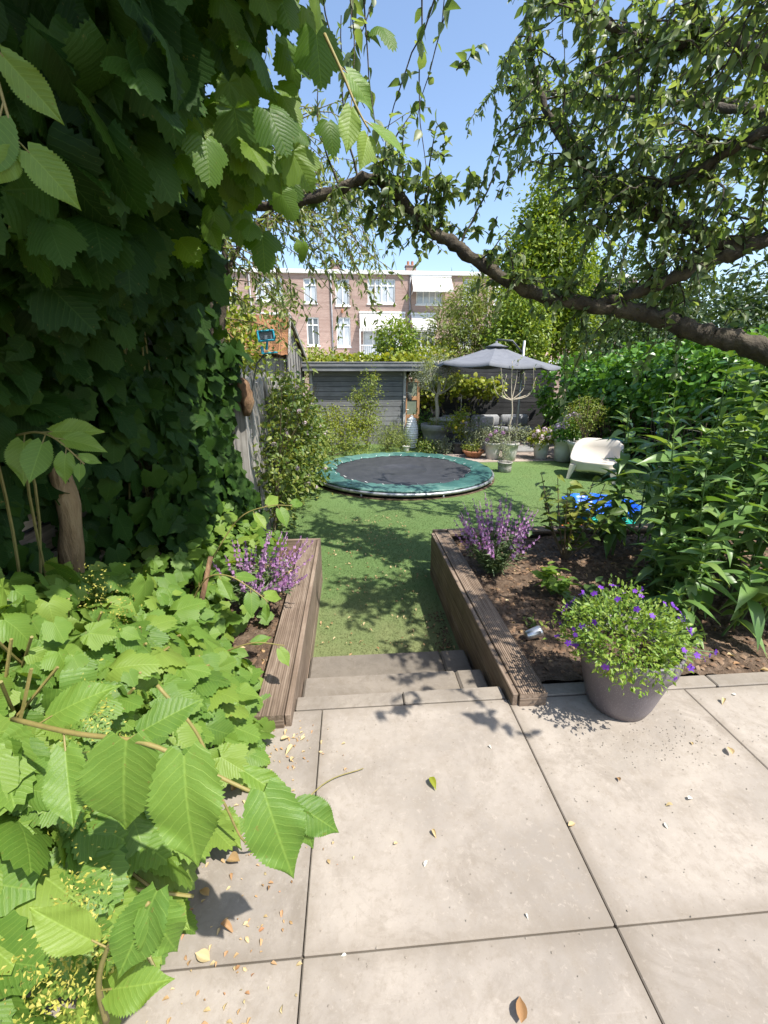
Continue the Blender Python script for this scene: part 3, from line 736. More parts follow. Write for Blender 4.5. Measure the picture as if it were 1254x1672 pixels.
# ---------------------------------------------------------------- parasol
pa = empty('cantilever_parasol', (4.40, 11.2, LAWN), 'slate grey cantilever parasol on leaning mast over the patio', 'parasol')
ap = np.array([3.72, 11.35, 2.27]); n = 8; RADP = 1.58; rim = []
for i in range(n):
    an = 2*math.pi*(i+.5)/n; rim.append(ap + [RADP*math.cos(an)*1.0, RADP*math.sin(an), -.50-.055*math.cos(an)])
for i in range(n):
    p, q = rim[i], rim[(i+1) % n]; V = []; F = []; rows = 7
    for rr in range(rows):
        t = .12+.88*rr/(rows-1)
        for s in np.linspace(0, 1, 7):
            e = p*(1-s)+q*s; sag = .05*math.sin(math.pi*s)*t + .06*math.sin(math.pi*t)*.6
            w = ap*(1-t)+e*t; w = w + [0, 0, -sag + .02*t*t]
            V.append(w)
    for rr in range(rows-1):
        for s in range(6): F.append((rr*7+s, (rr+1)*7+s, (rr+1)*7+s+1, rr*7+s+1))
    base = len(V)
    for s in range(7): V.append(V[(rows-1)*7+s] + np.array([0, 0, -.055]))
    for s in range(6): F.append(((rows-1)*7+s, base+s, base+s+1, (rows-1)*7+s+1))
    MB().add(V, F).build('canopy_panel', M['parasol'], pa, True)
mb = MB(); mb.lathe(tuple(ap), [(.30, -.055), (.16, -.01), (.03, .045), (.03, .085), (.001, .09)], 16); mb.build('vent_cap', M['parasol'], pa, True)
for i in range(n):
    mb = MB(); mb.tube([ap+[0, 0, -.06], rim[i]*.98+ap*.02+[0, 0, -.03]], .009, 6); mb.build('rib', M['dark_metal'], pa)
mb = MB(); mb.tube([(4.40, 11.2, LAWN+.06), (4.385, 11.2, .8), (4.38, 11.2, 2.36)], .032, 12); mb.build('mast', M['blue_steel'], pa, True)
mb = MB(); mb.tube([(4.38, 11.2, 2.05), (4.1, 11.27, 2.36), tuple(ap+[0, 0, .12])], .022, 8); mb.build('arm', M['dark_metal'], pa, True)
mb = MB(); mb.tube([(4.37, 11.2, 1.62), (4.28, 11.16, 1.6), (4.28, 11.12, 1.5)], .014, 6); mb.build('crank', M['dark_metal'], pa)
mb = MB(); mb.box((4.0, 10.85, LAWN+.012), (4.9, 11.6, LAWN+.07), .01); mb.build('base_slab', M['pot_mid'], pa)
mb = MB(); mb.tube([(4.40, 11.2, LAWN+.07), (4.395, 11.2, LAWN+.35)], .045, 12); mb.build('base_socket', M['dark_metal'], pa, True)

# ---------------------------------------------------------------- lounge sofa and the dark fence behind it
so = empty('lounge_sofa', (4.1, 13.0, LAWN), 'grey outdoor lounge sofa with cushions in shade under the parasol', 'sofa')
mb = MB(); mb.box((2.7, 12.6, LAWN+.012), (5.5, 13.35, -.12), .02); mb.build('base', M['dark_metal'], so)
for i in range(3):
    x = 2.74+i*.92; mb = MB(); mb.box((x, 12.56, -.118), (x+.9, 13.15, .03), .045); mb.build('seat_cushion', M['cushion'], so, True)
    mb = MB(); mb.box((x+.02, 13.0, .035), (x+.88, 13.2, .37), .06); mb.build('back_cushion', M['cushion'], so, True)
for x, rz in ((3.0, .3), (3.9, -.25), (4.75, .2)):
    mb = MB(); mb.box((x, 12.82, .03), (x+.42, 12.94, .34), .05, rz=rz); mb.build('throw_pillow', M['pot_grey'] if x == 3.9 else M['cushion'], so, True)
mb = MB(); mb.box((2.66, 13.36, LAWN+.012), (5.5, 13.42, .25), .01); mb.build('backrest', M['dark_metal'], so)
tb = empty('garden_table', (2.65, 12.3, LAWN), 'round pale table between olive pot and sofa', 'table')
mb = MB(); mb.lathe((2.65, 12.3, LAWN), [(.38, .70), (.40, .71), (.40, .74), (.38, .75), (.001, .75)], 26); mb.build('table_top', M['pot_grey'], tb, True)
mb = MB(); mb.lathe((2.65, 12.3, LAWN), [(.2, .013), (.2, .03), (.05, .06), (.04, .69)], 16); mb.build('pedestal', M['pot_mid'], tb, True)

fb = empty('back_fence', (4.5, 13.8, LAWN), 'black stained board fence in shade behind the sofa', 'fence')
for i in range(12):
    mb = MB(); z0 = LAWN+i*.18; mb.box((2.1, 13.75+.005*(i % 2), z0+.004), (6.5, 13.78+.005*(i % 2), z0+.174), .003); mb.build('board', M['dark_board'], fb)
mb = MB(); mb.box((2.1, 13.79, LAWN), (6.5, 13.80, 1.74)); mb.build('added_backing', M['dark_board'], fb)  # dark panel added so no light shows between the boards
for x in (2.1, 4.2, 6.4):
    mb = MB(); mb.box((x, 13.79, LAWN), (x+.09, 13.88, 1.8)); mb.build('post', M['dark_board'], fb)
rf = empty('side_fence', (6.95, 9, LAWN), 'dark fence carrying the creeper along the right side', 'fence')
for i in range(11):
    mb = MB(); z0 = LAWN+i*.18; mb.box((6.92, 3.0, z0+.004), (6.95, 13.7, z0+.174), .003); mb.build('board', M['dark_board'], rf)

# ---------------------------------------------------------------- cream tub armchair
ch = empty('tub_armchair', (4.83, 8.1, LAWN), 'cream plastic tub armchair with curved back and splayed legs on lawn', 'armchair')
def chair_parts():
    fx = np.array([-.60, -.80]); fx /= np.linalg.norm(fx); rx = np.array([-fx[1], fx[0]])   # facing and its left side
    c0 = np.array([4.86, 8.10])
    def W(u, w, z): return (c0[0]+1.17*(rx[0]*u+fx[0]*w), c0[1]+1.17*(rx[1]*u+fx[1]*w), LAWN+z)
    n = 64; th = np.linspace(0, 2*math.pi, n, endpoint=False)           # th=0: front
    def plan(t, a, b, e=2.7):
        c, s = math.cos(t), math.sin(t); k = (abs(c)**e+abs(s)**e)**(-1/e); return a*k*s, b*k*c
    rings = []
    def rimh(t):
        d = abs(math.atan2(math.sin(t), math.cos(t)))/math.pi             # 0 front .. 1 back
        return .375 + .355*float(smoothstep(.27, .84, d)) + .0
    def ring(a, b, zf, e=2.7, sh=0): rings.append([W(plan(t, a, b, e)[0], plan(t, a, b, e)[1]+sh, zf(t)) for t in th])
    def arch(t):
        x, y = plan(t, 1, 1); m = min(abs(x), abs(y)); return .145+.05*(1-m**1.5)
    ring(.345, .32, lambda t: arch(t)+.02); ring(.365, .34, lambda t: arch(t)); ring(.375, .35, lambda t: arch(t)+.03)
    for k in (.35, .7): ring(.375+.02*k, .35+.02*k, lambda t, k=k: arch(t)*(1-k)+rimh(t)*k)
    ring(.40, .372, lambda t: rimh(t)-.018); ring(.395, .368, lambda t: rimh(t)); ring(.375, .348, lambda t: rimh(t)+.004); ring(.355, .33, lambda t: rimh(t)-.008)
    ring(.335, .315, lambda t: rimh(t)*.6+.4*.365-.01, sh=.01); ring(.31, .30, lambda t: .365-.012, sh=.015); ring(.27, .26, lambda t: .345, sh=.02); ring(.14, .14, lambda t: .33, sh=.02)
    V = [p for r_ in rings for p in r_]; F = []
    for i in range(len(rings)-1):
        for j in range(n): F.append((i*n+j, i*n+(j+1) % n, (i+1)*n+(j+1) % n, (i+1)*n+j))
    F.append(tuple(range((len(rings)-1)*n, len(rings)*n)))
    MB().add(V, F).build('shell', M['chair'], ch, True)
    for sx in (-1, 1):
        for sy in (-1, 1):
            mb = MB(); u, w = .295*sx, .275*sy
            top = [(u-.055*sx-.0, w-.05*sy), (u+.055*sx, w-.05*sy), (u+.055*sx, w+.05*sy), (u-.055*sx, w+.05*sy)]
            bot = [(u+.035*sx, w+.02*sy), (u+.085*sx, w+.02*sy), (u+.085*sx, w+.062*sy), (u+.035*sx, w+.062*sy)]
            V = [W(*p, .29) for p in top]+[W(*p, .0) for p in bot]
            mb.add(V, [(0,1,2,3), (7,6,5,4), (0,4,5,1), (1,5,6,2), (2,6,7,3), (3,7,4,0)]); mb.build('leg', M['chair'], ch)
chair_parts()

# ---------------------------------------------------------------- pots: lathe body with rim, soil disc
def pot(root, c, r0, r1, h, mat, rim=.03, rimh=.05, n=30, soilz=None, name='pot'):
    x, y, z = c
    prof = [(r0*.9, 0), (r0, .01), (r0+(r1-r0)*.5, h*.5), (r1-.004, h-rimh), (r1+rim*.6, h-rimh+.004), (r1+rim, h-rimh*.4), (r1+rim, h-.006), (r1+rim-.008, h), (r1-.012, h), (r1-.018, h-.03), (r1*.9, h-.07)]
    mb = MB(); mb.lathe(c, prof, n); o = mb.build(name, mat, root, True)
    mb = MB(); mb.lathe((x, y, z+h-.07), [(r1*.93, 0), (.001, .015)], 18); s = mb.build('potting_soil', M['soil'], root)
    return o

# big foreground pot with violet flowers
PX, PY_ = 1.355, 1.725
pp = empty('flower_pot', (PX, PY_, 0), 'speckled purple grey pot of violet flowers on the terrace edge', 'potted plant')
prof = [(.125, .0), (.142, .004), (.160, .05), (.188, .16), (.212, .26), (.219, .27), (.229, .276), (.235, .32), (.239, .372), (.235, .382), (.226, .382), (.22, .366), (.21, .32)]
mb = MB(); mb.lathe((PX, PY_, .003), prof, 56); mb.build('pot', M['speckle'], pp, True)
mb = MB(); mb.lathe((PX, PY_, .315), [(.212, 0), (.1, .02), (.001, .025)], 24); mb.build('potting_soil', M['soil'], pp)

# ---------------------------------------------------------------- small spot lamp, toys, stick
sl = empty('spot_lamp', (1.13, 2.27, .03), 'small steel spot lamp lying in the right bed soil', 'lamp')
mb = MB(); p0 = np.array([1.07, 2.26, .05]); p1 = np.array([1.175, 2.275, .075]); ax = p1-p0
mb.tube([p0, p0+ax*.1, p0+ax*.85, p1], [.018, .03, .036, .038], 18); mb.build('housing', M['steel'], sl, True)
mb = MB(); mb.tube([p1-ax*.02, p1+ax*.03], [.033, .033], 18); mb.build('lens', M['lampglass'], sl)
mb = MB(); mb.tube([p0+ax*.4, (1.11, 2.265, .0), (1.112, 2.27, -.06)], .006, 6); mb.build('spike', M['dark_metal'], sl)

sb = empty('sandpit_shell', (3.45, 5.55, LAWN), 'bright blue plastic shell sandpit on the lawn behind the bed', 'sandpit')
def shellrim(a_, z): return 1+.05*math.sin(a_*11)*min(1, z/.15)
mb = MB(); mb.lathe((3.47, 5.5, LAWN+.004), [(.36, 0), (.40, .02), (.46, .24), (.50, .27), (.50, .285), (.47, .285), (.43, .23), (.34, .06), (.001, .05)], 66, wob=shellrim); mb.build('basin', M['bluetoy'], sb, True)
mb = MB(); mb.lathe((3.47, 5.5, LAWN+.055), [(.345, .0), (.2, .05), (.001, .06)], 24); mb.build('water', surf('blue tub lining', [(.02, .2, .6), (.06, .35, .75)], 5, .1, .2), sb, True)
tx = empty('toy_crate', (3.1, 4.72, LAWN), 'teal plastic toy crate behind the raised bed', 'crate')
mb = MB(); mb.box((2.98, 4.55, LAWN+.003), (3.38, 4.57, -.10), .005); mb.build('crate_side', M['teal'], tx)
mb = MB(); mb.box((2.98, 4.93, LAWN+.003), (3.38, 4.95, -.10), .005); mb.build('crate_side', M['teal'], tx)
mb = MB(); mb.box((2.96, 4.55, LAWN+.003), (2.978, 4.95, -.10), .005); mb.build('crate_side', M['teal'], tx)
mb = MB(); mb.box((3.382, 4.55, LAWN+.003), (3.40, 4.95, -.10), .005); mb.build('crate_side', M['teal'], tx)
mb = MB(); mb.box((2.985, 4.575, LAWN+.01), (3.375, 4.925, LAWN+.03)); mb.build('crate_floor', M['teal'], tx)
mb = MB(); mb.box((2.94, 4.53, -.105), (3.42, 4.97, -.09), .006); mb.build('crate_lid', M['teal'], tx)
bk = empty('toy_bucket', (2.72, 4.8, LAWN), 'small orange toy bucket on lawn behind the bed', 'bucket')
mb = MB(); mb.lathe((2.72, 4.8, LAWN+.003), [(.09, 0), (.095, .01), (.125, .2), (.135, .21), (.13, .22), (.115, .2), (.09, .03), (.001, .03)], 24); mb.build('bucket_body', M['orange'], bk, True)
mb = MB(); mb.tube([(2.72-.13*math.cos(t), 4.8-.1*math.sin(t)*.5, LAWN+.21+.11*math.sin(t)) for t in np.linspace(0, math.pi, 12)], .005, 6); mb.build('bucket_handle', M['white_paint'], bk, True)

# ---------------------------------------------------------------- row of brick houses
def wall_holes(x0, x1, z0, z1, holes, y0, y1, mb):
    xs_ = sorted({x0, x1, *[h[0] for h in holes], *[h[1] for h in holes]}); zs_ = sorted({z0, z1, *[h[2] for h in holes], *[h[3] for h in holes]})
    for i in range(len(xs_)-1):
        run = None
        for j in range(len(zs_)-1):
            cx, cz = (xs_[i]+xs_[i+1])/2, (zs_[j]+zs_[j+1])/2
            inside = any(h[0] < cx < h[1] and h[2] < cz < h[3] for h in holes)
            if not inside:
                if run is None: run = zs_[j]
            if inside or j == len(zs_)-2:
                end = zs_[j] if inside else zs_[j+1]
                if run is not None and end > run: mb.box((xs_[i], y0, run), (xs_[i+1], y1, end))
                run = None
HY = 38.0
def window(root, x0, x1, z0, z1, cols, dark=False, transom=True):
    fr = MB(); t = .09; y = HY+.06
    fr.box((x0, y, z0), (x0+t, y+.1, z1)); fr.box((x1-t, y, z0), (x1, y+.1, z1)); fr.box((x0+t, y, z1-t), (x1-t, y+.1, z1)); fr.box((x0+t, y, z0), (x1-t, y+.1, z0+t*1.2))
    w = (x1-x0-2*t)/cols; zt = z1-(z1-z0)*.27
    for i in range(1, cols): fr.box((x0+t+w*i-.05, y+.003, z0+t*1.2), (x0+t+w*i+.05, y+.097, z1-t))
    if transom:
        for i in range(cols): fr.box((x0+t+w*i+(.05 if i else 0), y+.006, zt-.05), (x0+t+w*(i+1)-(.05 if i < cols-1 else 0), y+.094, zt+.05))
    o = fr.build('window', M['white_paint'], root)
    for i in range(cols):
        for (a_, b_) in (((z0+t, zt-.05), (zt+.05, z1-t)) if transom else ((z0+t, z1-t),)):
            p = MB(); p.box((x0+t+w*i+.02, y+.055, a_), (x0+t+w*(i+1)-.02, y+.065, b_))
            p.build('pane', M['glass_dark'] if dark else M['glass'], o)
    s = MB(); s.box((x0-.08, HY-.07, z0-.1), (x1+.08, HY+.06, z0-.003), .01); s.build('sill', M['white_paint'], o)
    return o
def awning(root, x0, x1, ztop, zbot, out, mat):
    mb = MB(); y1 = HY-.06; y0 = HY-out; th = .03
    V = [(x0, y1, ztop), (x1, y1, ztop), (x1, y0, zbot), (x0, y0, zbot), (x0, y1, ztop-th), (x1, y1, ztop-th), (x1, y0, zbot-th), (x0, y0, zbot-th)]
    mb.add(V, [(0, 3, 2, 1), (4, 5, 6, 7), (0, 1, 5, 4), (1, 2, 6, 5), (2, 3, 7, 6), (3, 0, 4, 7)])
    a = mb.build('awning', mat, root)
    v = MB(); v.box((x0, y0-.012, zbot-.25), (x1, y0+.0, zbot-.032)); v.build('valance', mat, a)
    c = MB(); c.box((x0-.05, HY-.14, ztop+.005), (x1+.05, HY-.003, ztop+.15), .01); c.build('cassette', M['white_paint'], a)
    for x in (x0+.02, x1-.05):
        q = MB(); q.tube([(x, HY-.05, zbot-.3), (x, y0+.03, zbot-.04)], .02, 5); q.build('awning_arm', M['white_paint'], a)
def house(x0, x1, label, wins, roofx=None):
    h = empty('row_house', ((x0+x1)/2, HY, -.45), label, 'house', 'row of brick houses beyond the gardens')
    mb = MB(); wall_holes(x0, x1, -.45, 8.9, [w[:4] for w in wins], HY, HY+.28, mb); mb.build('front_wall', M['brick'], h)
    mb = MB(); mb.box((x0+.01, HY+.6, -.45), (x1-.01, HY+8, 8.8)); mb.build('core', M['glass_dark'], h)
    mb = MB(); mb.box((x0, HY-.18, 8.86), (x1, HY+.3, 9.13), .02); mb.build('eaves', M['white_paint'], h)
    mb = MB(); mb.box((x0, HY+.3, 8.905), (x1, HY+9, 9.06)); rf_ = mb.build('roof', M['roofing'], h)
    for xc in (x0+.35,):
        mb = MB(); mb.box((xc-.4, HY+2.2, 9.06), (xc+.45, HY+2.9, 9.95), .01); mb.box((xc-.46, HY+2.14, 9.95), (xc+.51, HY+2.96, 10.03), .01); k = mb.build('chimney', M['brick'], rf_)
        for dx in (-.2, .15):
            mb = MB(); mb.tube([(xc+dx, HY+2.5, 10.03), (xc+dx, HY+2.5, 10.35)], .11, 10); mb.build('chimney_pot', M['terracotta'], h)
    mb = MB(); mb.tube([(x0+.02, HY-.09, -.3), (x0+.02, HY-.09, 8.8)], .06, 8); mb.tube([(x0+.02, HY-.09, 8.75), (x0+.02, HY-.05, 8.95)], .09, 8); mb.build('downpipe', M['zinc'], h, True)
    for w in wins: window(h, *w[:4], w[4], w[5] if len(w) > 5 else False)
    # ground floor extension with flat roof
    mb = MB(); mb.box((x0+.1, HY-3.0, -.45), (x1-.1, HY-.02, 2.15)); mb.build('extension', M['brick'], h)
    mb = MB(); mb.box((x0+.05, HY-3.12, 2.153), (x1-.05, HY-.03, 2.42), .02); mb.build('extension_roof', M['white_paint'], h)
    return h
def railing(h, x0, x1, y, z0, z1):
    mb = MB(); mb.box((x0, y, z1-.05), (x1, y+.05, z1)); mb.box((x0, y, z0), (x1, y+.05, z0+.05))
    rl = mb.build('balcony_railing', M['white_paint'], h)
    k = int((x1-x0)/.16)
    for i in range(k+1):
        b = MB(); x = x0+(x1-x0-.03)*i/k; b.box((x, y+.012, z0+.05), (x+.03, y+.038, z1-.05)); b.build('baluster', M['white_paint'], rl)
B = [-13.9, -7.6, -1.3, 5.0, 11.4, 17.7, 24.0]
h0 = house(B[0], B[1], 'brick row house farthest left behind the orange shed roof', [(-13.0, -11.0, 6.8, 8.55, 3), (-9.6, -8.6, 6.75, 8.5, 2), (-13, -11.9, 3.6, 5.7, 2), (-9.6, -8.5, 3.6, 5.7, 2)])
h1 = house(B[1], B[2], 'brick row house left of the one with striped awning', [(-7.2, -5.1, 6.85, 8.55, 3), (-3.43, -2.42, 6.76, 8.53, 2), (-3.35, -2.37, 3.6, 5.72, 2, True), (-7.0, -5.3, 3.3, 5.4, 3)])
mb = MB(); mb.box((-6.9, HY-.5, 5.85), (-4.6, HY-.003, 6.0), .02); mb.build('door_canopy', M['white_paint'], h1)
h2 = house(B[2], B[3], 'brick row house with grey striped awning over its veranda', [(-.95, .16, 6.6, 8.52, 2), (1.61, 3.82, 6.78, 8.56, 4), (-.95, .18, 3.53, 5.74, 2), (1.2, 4.3, 2.5, 5.6, 4)])
awning(h2, .94, 4.62, 6.03, 4.86, 1.25, M['stripe']); railing(h2, .9, 4.6, HY-1.3, 2.43, 3.6)
for x in (.88, 4.6):
    mb = MB(); mb.box((x, HY-1.3, 2.43), (x+.09, HY-1.2, 4.8)); mb.build('veranda_post', M['white_paint'], h2)
mb = MB(); mb.lathe((-.45, HY-.12, 6.05), [(.08, 0), (.1, .1), (.1, .25), (.05, .3), (.001, .3)], 10); mb.build('wall_lamp', M['terracotta'], h2)
h3 = house(B[3], B[4], 'brick row house with two plain cream awnings', [(5.54, 7.68, 6.75, 8.6, 4), (9.34, 10.37, 6.8, 8.66, 2), (5.4, 7.2, 2.5, 5.6, 3, True), (9.2, 10.4, 3.5, 5.7, 2)])
awning(h3, 5.12, 8.29, 8.72, 7.75, 1.15, M['awning']); awning(h3, 5.14, 7.1, 5.97, 4.98, 1.2, M['awning']); railing(h3, 5.1, 8.0, HY-1.3, 2.43, 3.5)
h4 = house(B[4], B[5], 'brick row house behind the tall bright green tree', [(11.95, 13.0, 6.8, 8.6, 2), (14.3, 16.6, 6.8, 8.6, 4), (11.95, 13.0, 3.6, 5.7, 2), (14.5, 16.8, 3.2, 5.7, 3)])
h5 = house(B[5], B[6], 'brick row house farthest right seen under the tree limb', [(18.4, 19.5, 6.8, 8.6, 2), (20.8, 23.0, 6.8, 8.6, 4), (18.4, 19.4, 3.6, 5.7, 2), (21.2, 22.5, 3.7, 6.0, 2)])
railing(h5, 18.5, 22.5, HY-2.9, 2.43, 3.4)
sp_ = empty('solar_array', (2.2, HY+3.5, 9.06), 'tilted solar panels on the flat roof above the striped awning', 'solar panels')
for i in range(6):
    x = -1.0+i*1.12; mb = MB(); V = [(x, HY+1.2, 9.10), (x+1.06, HY+1.2, 9.10), (x+1.06, HY+2.1, 9.46), (x, HY+2.1, 9.46)]; V += [(p[0], p[1]+.02, p[2]-.05) for p in V]
    mb.add(V, [(0, 1, 2, 3), (7, 6, 5, 4), (0, 4, 5, 1), (1, 5, 6, 2), (2, 6, 7, 3), (3, 7, 4, 0)]); mb.build('solar_panel', M['solar'], sp_)
mb = MB(); mb.box((-1.0, HY+1.3, 9.062), (5.6, HY+1.36, 9.11)); mb.box((-1.0, HY+2.0, 9.062), (5.6, HY+2.06, 9.40)); mb.build('panel_rack', M['steel'], sp_)

# ---------------------------------------------------------------- left boundary: slats, planks, orange roofed shed
sf = empty('slat_fence', (-1.62, 2.6, LAWN), 'tall brown horizontal slat fence behind the hop leaves', 'fence')
for i in range(20):
    z0 = LAWN+i*.16; mb = MB(); mb.box((-1.66, -.6, z0+.01), (-1.635+random.uniform(0, .006), 4.75, z0+.145), .003); mb.build('slat', M['brown_old'], sf)
mb = MB(); mb.box((-1.68, -.6, LAWN), (-1.67, 4.7, 2.78)); mb.build('added_backing', M['dark_board'], sf)  # dark panel added to block bright light lines in the slat gaps
for y in (.5, 2.0, 3.5, 4.62):
    mb = MB(); mb.box((-1.76, y, LAWN), (-1.685, y+.08, 2.82)); mb.build('post', M['brown_old'], sf)
pf = empty('plank_fence', (-1.12, 6.5, LAWN), 'weathered grey upright plank fence along the left side', 'fence')
y = 4.75; r = np.random.default_rng(8); k = 0
while y < 9.4:
    w = r.uniform(.16, .26); top = 1.72 + r.uniform(-.12, .1) - .02*k; x = -1.16 + r.uniform(-.03, .03); le = r.uniform(-.03, .05)
    mb = MB(); V = [(x, y, LAWN-.03), (x+.03, y, LAWN-.03), (x+.03, y+w-.012, LAWN-.03), (x, y+w-.012, LAWN-.03), (x+le-.08, y-.02, top-.03), (x+.03+le-.08, y-.02, top-.03), (x+.03+le-.08, y+w-.03, top), (x+le-.08, y+w-.03, top)]
    mb.add(V, [(0,3,2,1),(4,5,6,7),(0,1,5,4),(1,2,6,5),(2,3,7,6),(3,0,4,7)]); mb.build('plank', M['grey_old'], pf); y += w; k += 1
for i in range(4):
    x = -1.64+i*.135; mb = MB(); mb.box((x, 4.70+.01*(i % 2), LAWN-.03), (x+.128, 4.725+.01*(i % 2), 1.62+.05*math.sin(i*2.1)), .004); mb.build('plank', M['grey_old'], pf)
for z in (.1, 1.2):
    mb = MB(); mb.box((-1.27, 4.75, z), (-1.225, 9.4, z+.09)); mb.build('rail', M['grey_old'], pf)
lg = empty('log_post', (-1.02, 4.85, 1.2), 'brown cut log fixed to the top of the grey plank fence', 'log')
mb = MB(); mb.tube(bez([(-1.13, 4.70, 1.56), (-1.09, 4.68, 1.45), (-1.06, 4.67, 1.34), (-1.08, 4.67, 1.2)], 10), [.06, .082, .088, .078, .084, .07, .076, .06, .052, .03], 9); mb.build('log_body', M['log'], lg, True)
bf = empty('bird_feeder', (-.90, 5.0, 1.78), 'sky blue metal bird feeder hanging above the plank fence', 'bird feeder')
cxf, czf = -.875, 2.0
Mf = Matrix.Translation((cxf, 5.0, czf)) @ Matrix.Rotation(R(-6), 4, 'Y') @ Matrix.Rotation(R(12), 4, 'Z')
for (lo, hi, nm, mt) in (((-.09, -.05, -.055), (.09, .05, -.04), 'feeder_frame', 'feeder_blue'), ((-.09, -.05, .04), (.09, .05, .055), 'feeder_frame', 'feeder_blue'), ((-.09, -.05, -.039), (-.072, .05, .039), 'feeder_frame', 'feeder_blue'), ((.072, -.05, -.039), (.09, .05, .039), 'feeder_frame', 'feeder_blue'), ((-.071, -.03, -.039), (.071, .04, .039), 'feeder_window', 'feeder_glass')):
    mb = MB(); mb.box(lo, hi, .004, M=Mf); mb.build(nm, M[mt], bf)
mb = MB(); mb.tube([(cxf+.01, 5.0, czf-.05), (cxf-.005, 5.0, czf-.14)], .012, 6); mb.build('feeder_stem', M['feeder_blue'], bf)
Mf = Matrix.Translation((cxf+.02, 5.0, czf-.16)) @ Matrix.Rotation(R(-5), 4, 'Y')
mb = MB(); mb.box((-.075, -.05, -.018), (.085, .05, -.004), .003, M=Mf); mb.box((-.075, -.05, -.003), (-.06, .05, .06), .003, M=Mf); mb.build('feeder_tray', M['feeder_blue'], bf)
mb = MB(); mb.tube([(cxf-.02, 5.02, czf-.17), (-1.0, 5.02, 1.72), (-1.12, 5.02, 1.3)], .008, 6); mb.build('feeder_bracket', M['dark_metal'], bf)

ns = empty('neighbour_shed', (-2.6, 10.8, LAWN), 'neighbouring shed with rusty orange mossy roof and dark plank gable', 'shed')
Y0, Y1, YR = 9.45, 13.0, 9.85; zE, zR = 2.0, 2.68; xg = -1.28
yr = YR
r = np.random.default_rng(3)
def roofplane(ya, za, yb, zb, nm):
    nn, mm = 50, 26; s_, t_ = np.meshgrid(np.linspace(0, 1, nn), np.linspace(0, 1, mm), indexing='ij')
    X = -5.2+(xg+.1+5.2)*s_; Yv = ya+(yb-ya)*t_; Z = za+(zb-za)*t_ + .05 + r.normal(size=X.shape)*.018 + .02*np.sin(X*9+Yv*5)
    mb = MB(); mb.grid(X, Yv, Z); mb.build(nm, M['orange_roof'], ns, True)
    mb = MB(); mb.box((-5.2, min(ya, yb), 0), (-5.19, min(ya, yb)+.01, .01)); return
roofplane(Y0-.15, zE-.1, yr, zR, 'roof'); roofplane(Y1+.15, zE-.1, yr, zR, 'roof')
for i in range(20):                                                     # gable of upright planks
    ya = Y0+(Y1-Y0)*i/20; yb = Y0+(Y1-Y0)*(i+1)/20-.012
    f = lambda q: zE+(zR-zE)*((q-Y0)/(yr-Y0) if q < yr else (Y1-q)/(Y1-yr))
    mb = MB(); xo = r.uniform(-.006, .006); V = [(xg-.025+xo, ya, LAWN), (xg+xo, ya, LAWN), (xg+xo, yb, LAWN), (xg-.025+xo, yb, LAWN), (xg-.025+xo, ya, f(ya)), (xg+xo, ya, f(ya)), (xg+xo, yb, f(yb)), (xg-.025+xo, yb, f(yb))]
    mb.add(V, [(0,3,2,1),(4,5,6,7),(0,1,5,4),(1,2,6,5),(2,3,7,6),(3,0,4,7)]); mb.build('gable_plank', M['grey_old'] if i % 3 else M['dark_board'], ns)
for (ya, za, yb, zb) in ((Y0-.15, zE-.12, yr, zR-.02), (Y1+.15, zE-.12, yr, zR-.02)):
    mb = MB(); V = [(xg+.06, ya, za), (xg+.10, ya, za), (xg+.10, yb, zb), (xg+.06, yb, zb), (xg+.06, ya, za+.10), (xg+.10, ya, za+.10), (xg+.10, yb, zb+.10), (xg+.06, yb, zb+.10)]
    mb.add(V, [(0,3,2,1),(4,5,6,7),(0,1,5,4),(1,2,6,5),(2,3,7,6),(3,0,4,7)]); mb.build('barge_board', M['grey_old'], ns)
mb = MB(); mb.box((-5.2, Y0, LAWN), (-1.34, Y0+.03, 1.9)); mb.build('front_wall', M['grey_old'], ns)

# ---------------------------------------------------------------- plants
T_hop = [leaf_lobed(5, 30, 1, .42, .06, .05, .1, 3), leaf_lobed(3, 28, 1, .46, .05, .55, .02, 5), leaf_lobed(5, 30, 1, .36, .05, .3, .05, 0), leaf_lobed(3, 26, 1, .40, .05, .25, .05, 1), leaf_ovate(.78, 2, 8, .10, .2, .32, 1, .02)]
T_hop_hi = [leaf_lobed(5, 62, 3, .42, .05, .05, .1, 3), leaf_lobed(3, 54, 3, .46, .05, .55, .02, 5), leaf_lobed(5, 58, 3, .36, .045, .35, .05, 0), leaf_lobed(3, 50, 3, .40, .045, .3, .05, 1), leaf_ovate(.78, 5, 30, .12, .25, .32, 1, .02, 10)]
T_hero = [leaf_ovate(.64, 7, 46, .05, .32, .33, 1, .03, 10, 5), leaf_ovate(.54, 7, 46, .18, .05, .4, 1, .02, 10, 7), leaf_ovate(.6, 7, 48, .08, .14, .36, 1, .008, 10), leaf_ovate(.7, 7, 44, .12, .24, .34, 1, .016, 10, 2)]
T_pear = [leaf_ovate(.54, 1, 4, .16, .18, .42), leaf_ovate(.6, 1, 4, .28, .35, .4), leaf_ovate(.47, 1, 4, .1, .08, .45), leaf_ovate(.5, 1, 4, .2, -.15, .4)]
T_lance = [leaf_ovate(.32, 1, 7, .3, .3, .36), leaf_ovate(.38, 1, 7, .28, .5, .34), leaf_ovate(.27, 1, 7, .3, .12, .38), leaf_ovate(.34, 1, 7, .2, .75, .36)]
T_small = [leaf_ovate(.55, 1, 2, .25, .15), leaf_ovate(.45, 1, 2, .2, .25)]
T_ivy = [leaf_lobed(3, 9, 1, .35, 0, .2, .05), leaf_ovate(.8, 1, 3, .2, .25, .35)]
T_narrow = [leaf_ovate(.16, 1, 2, .2, .2), leaf_ovate(.2, 1, 2, .2, .35)]
T_fl5 = [flower_disc(5, .12), flower_disc(5, -.1)]
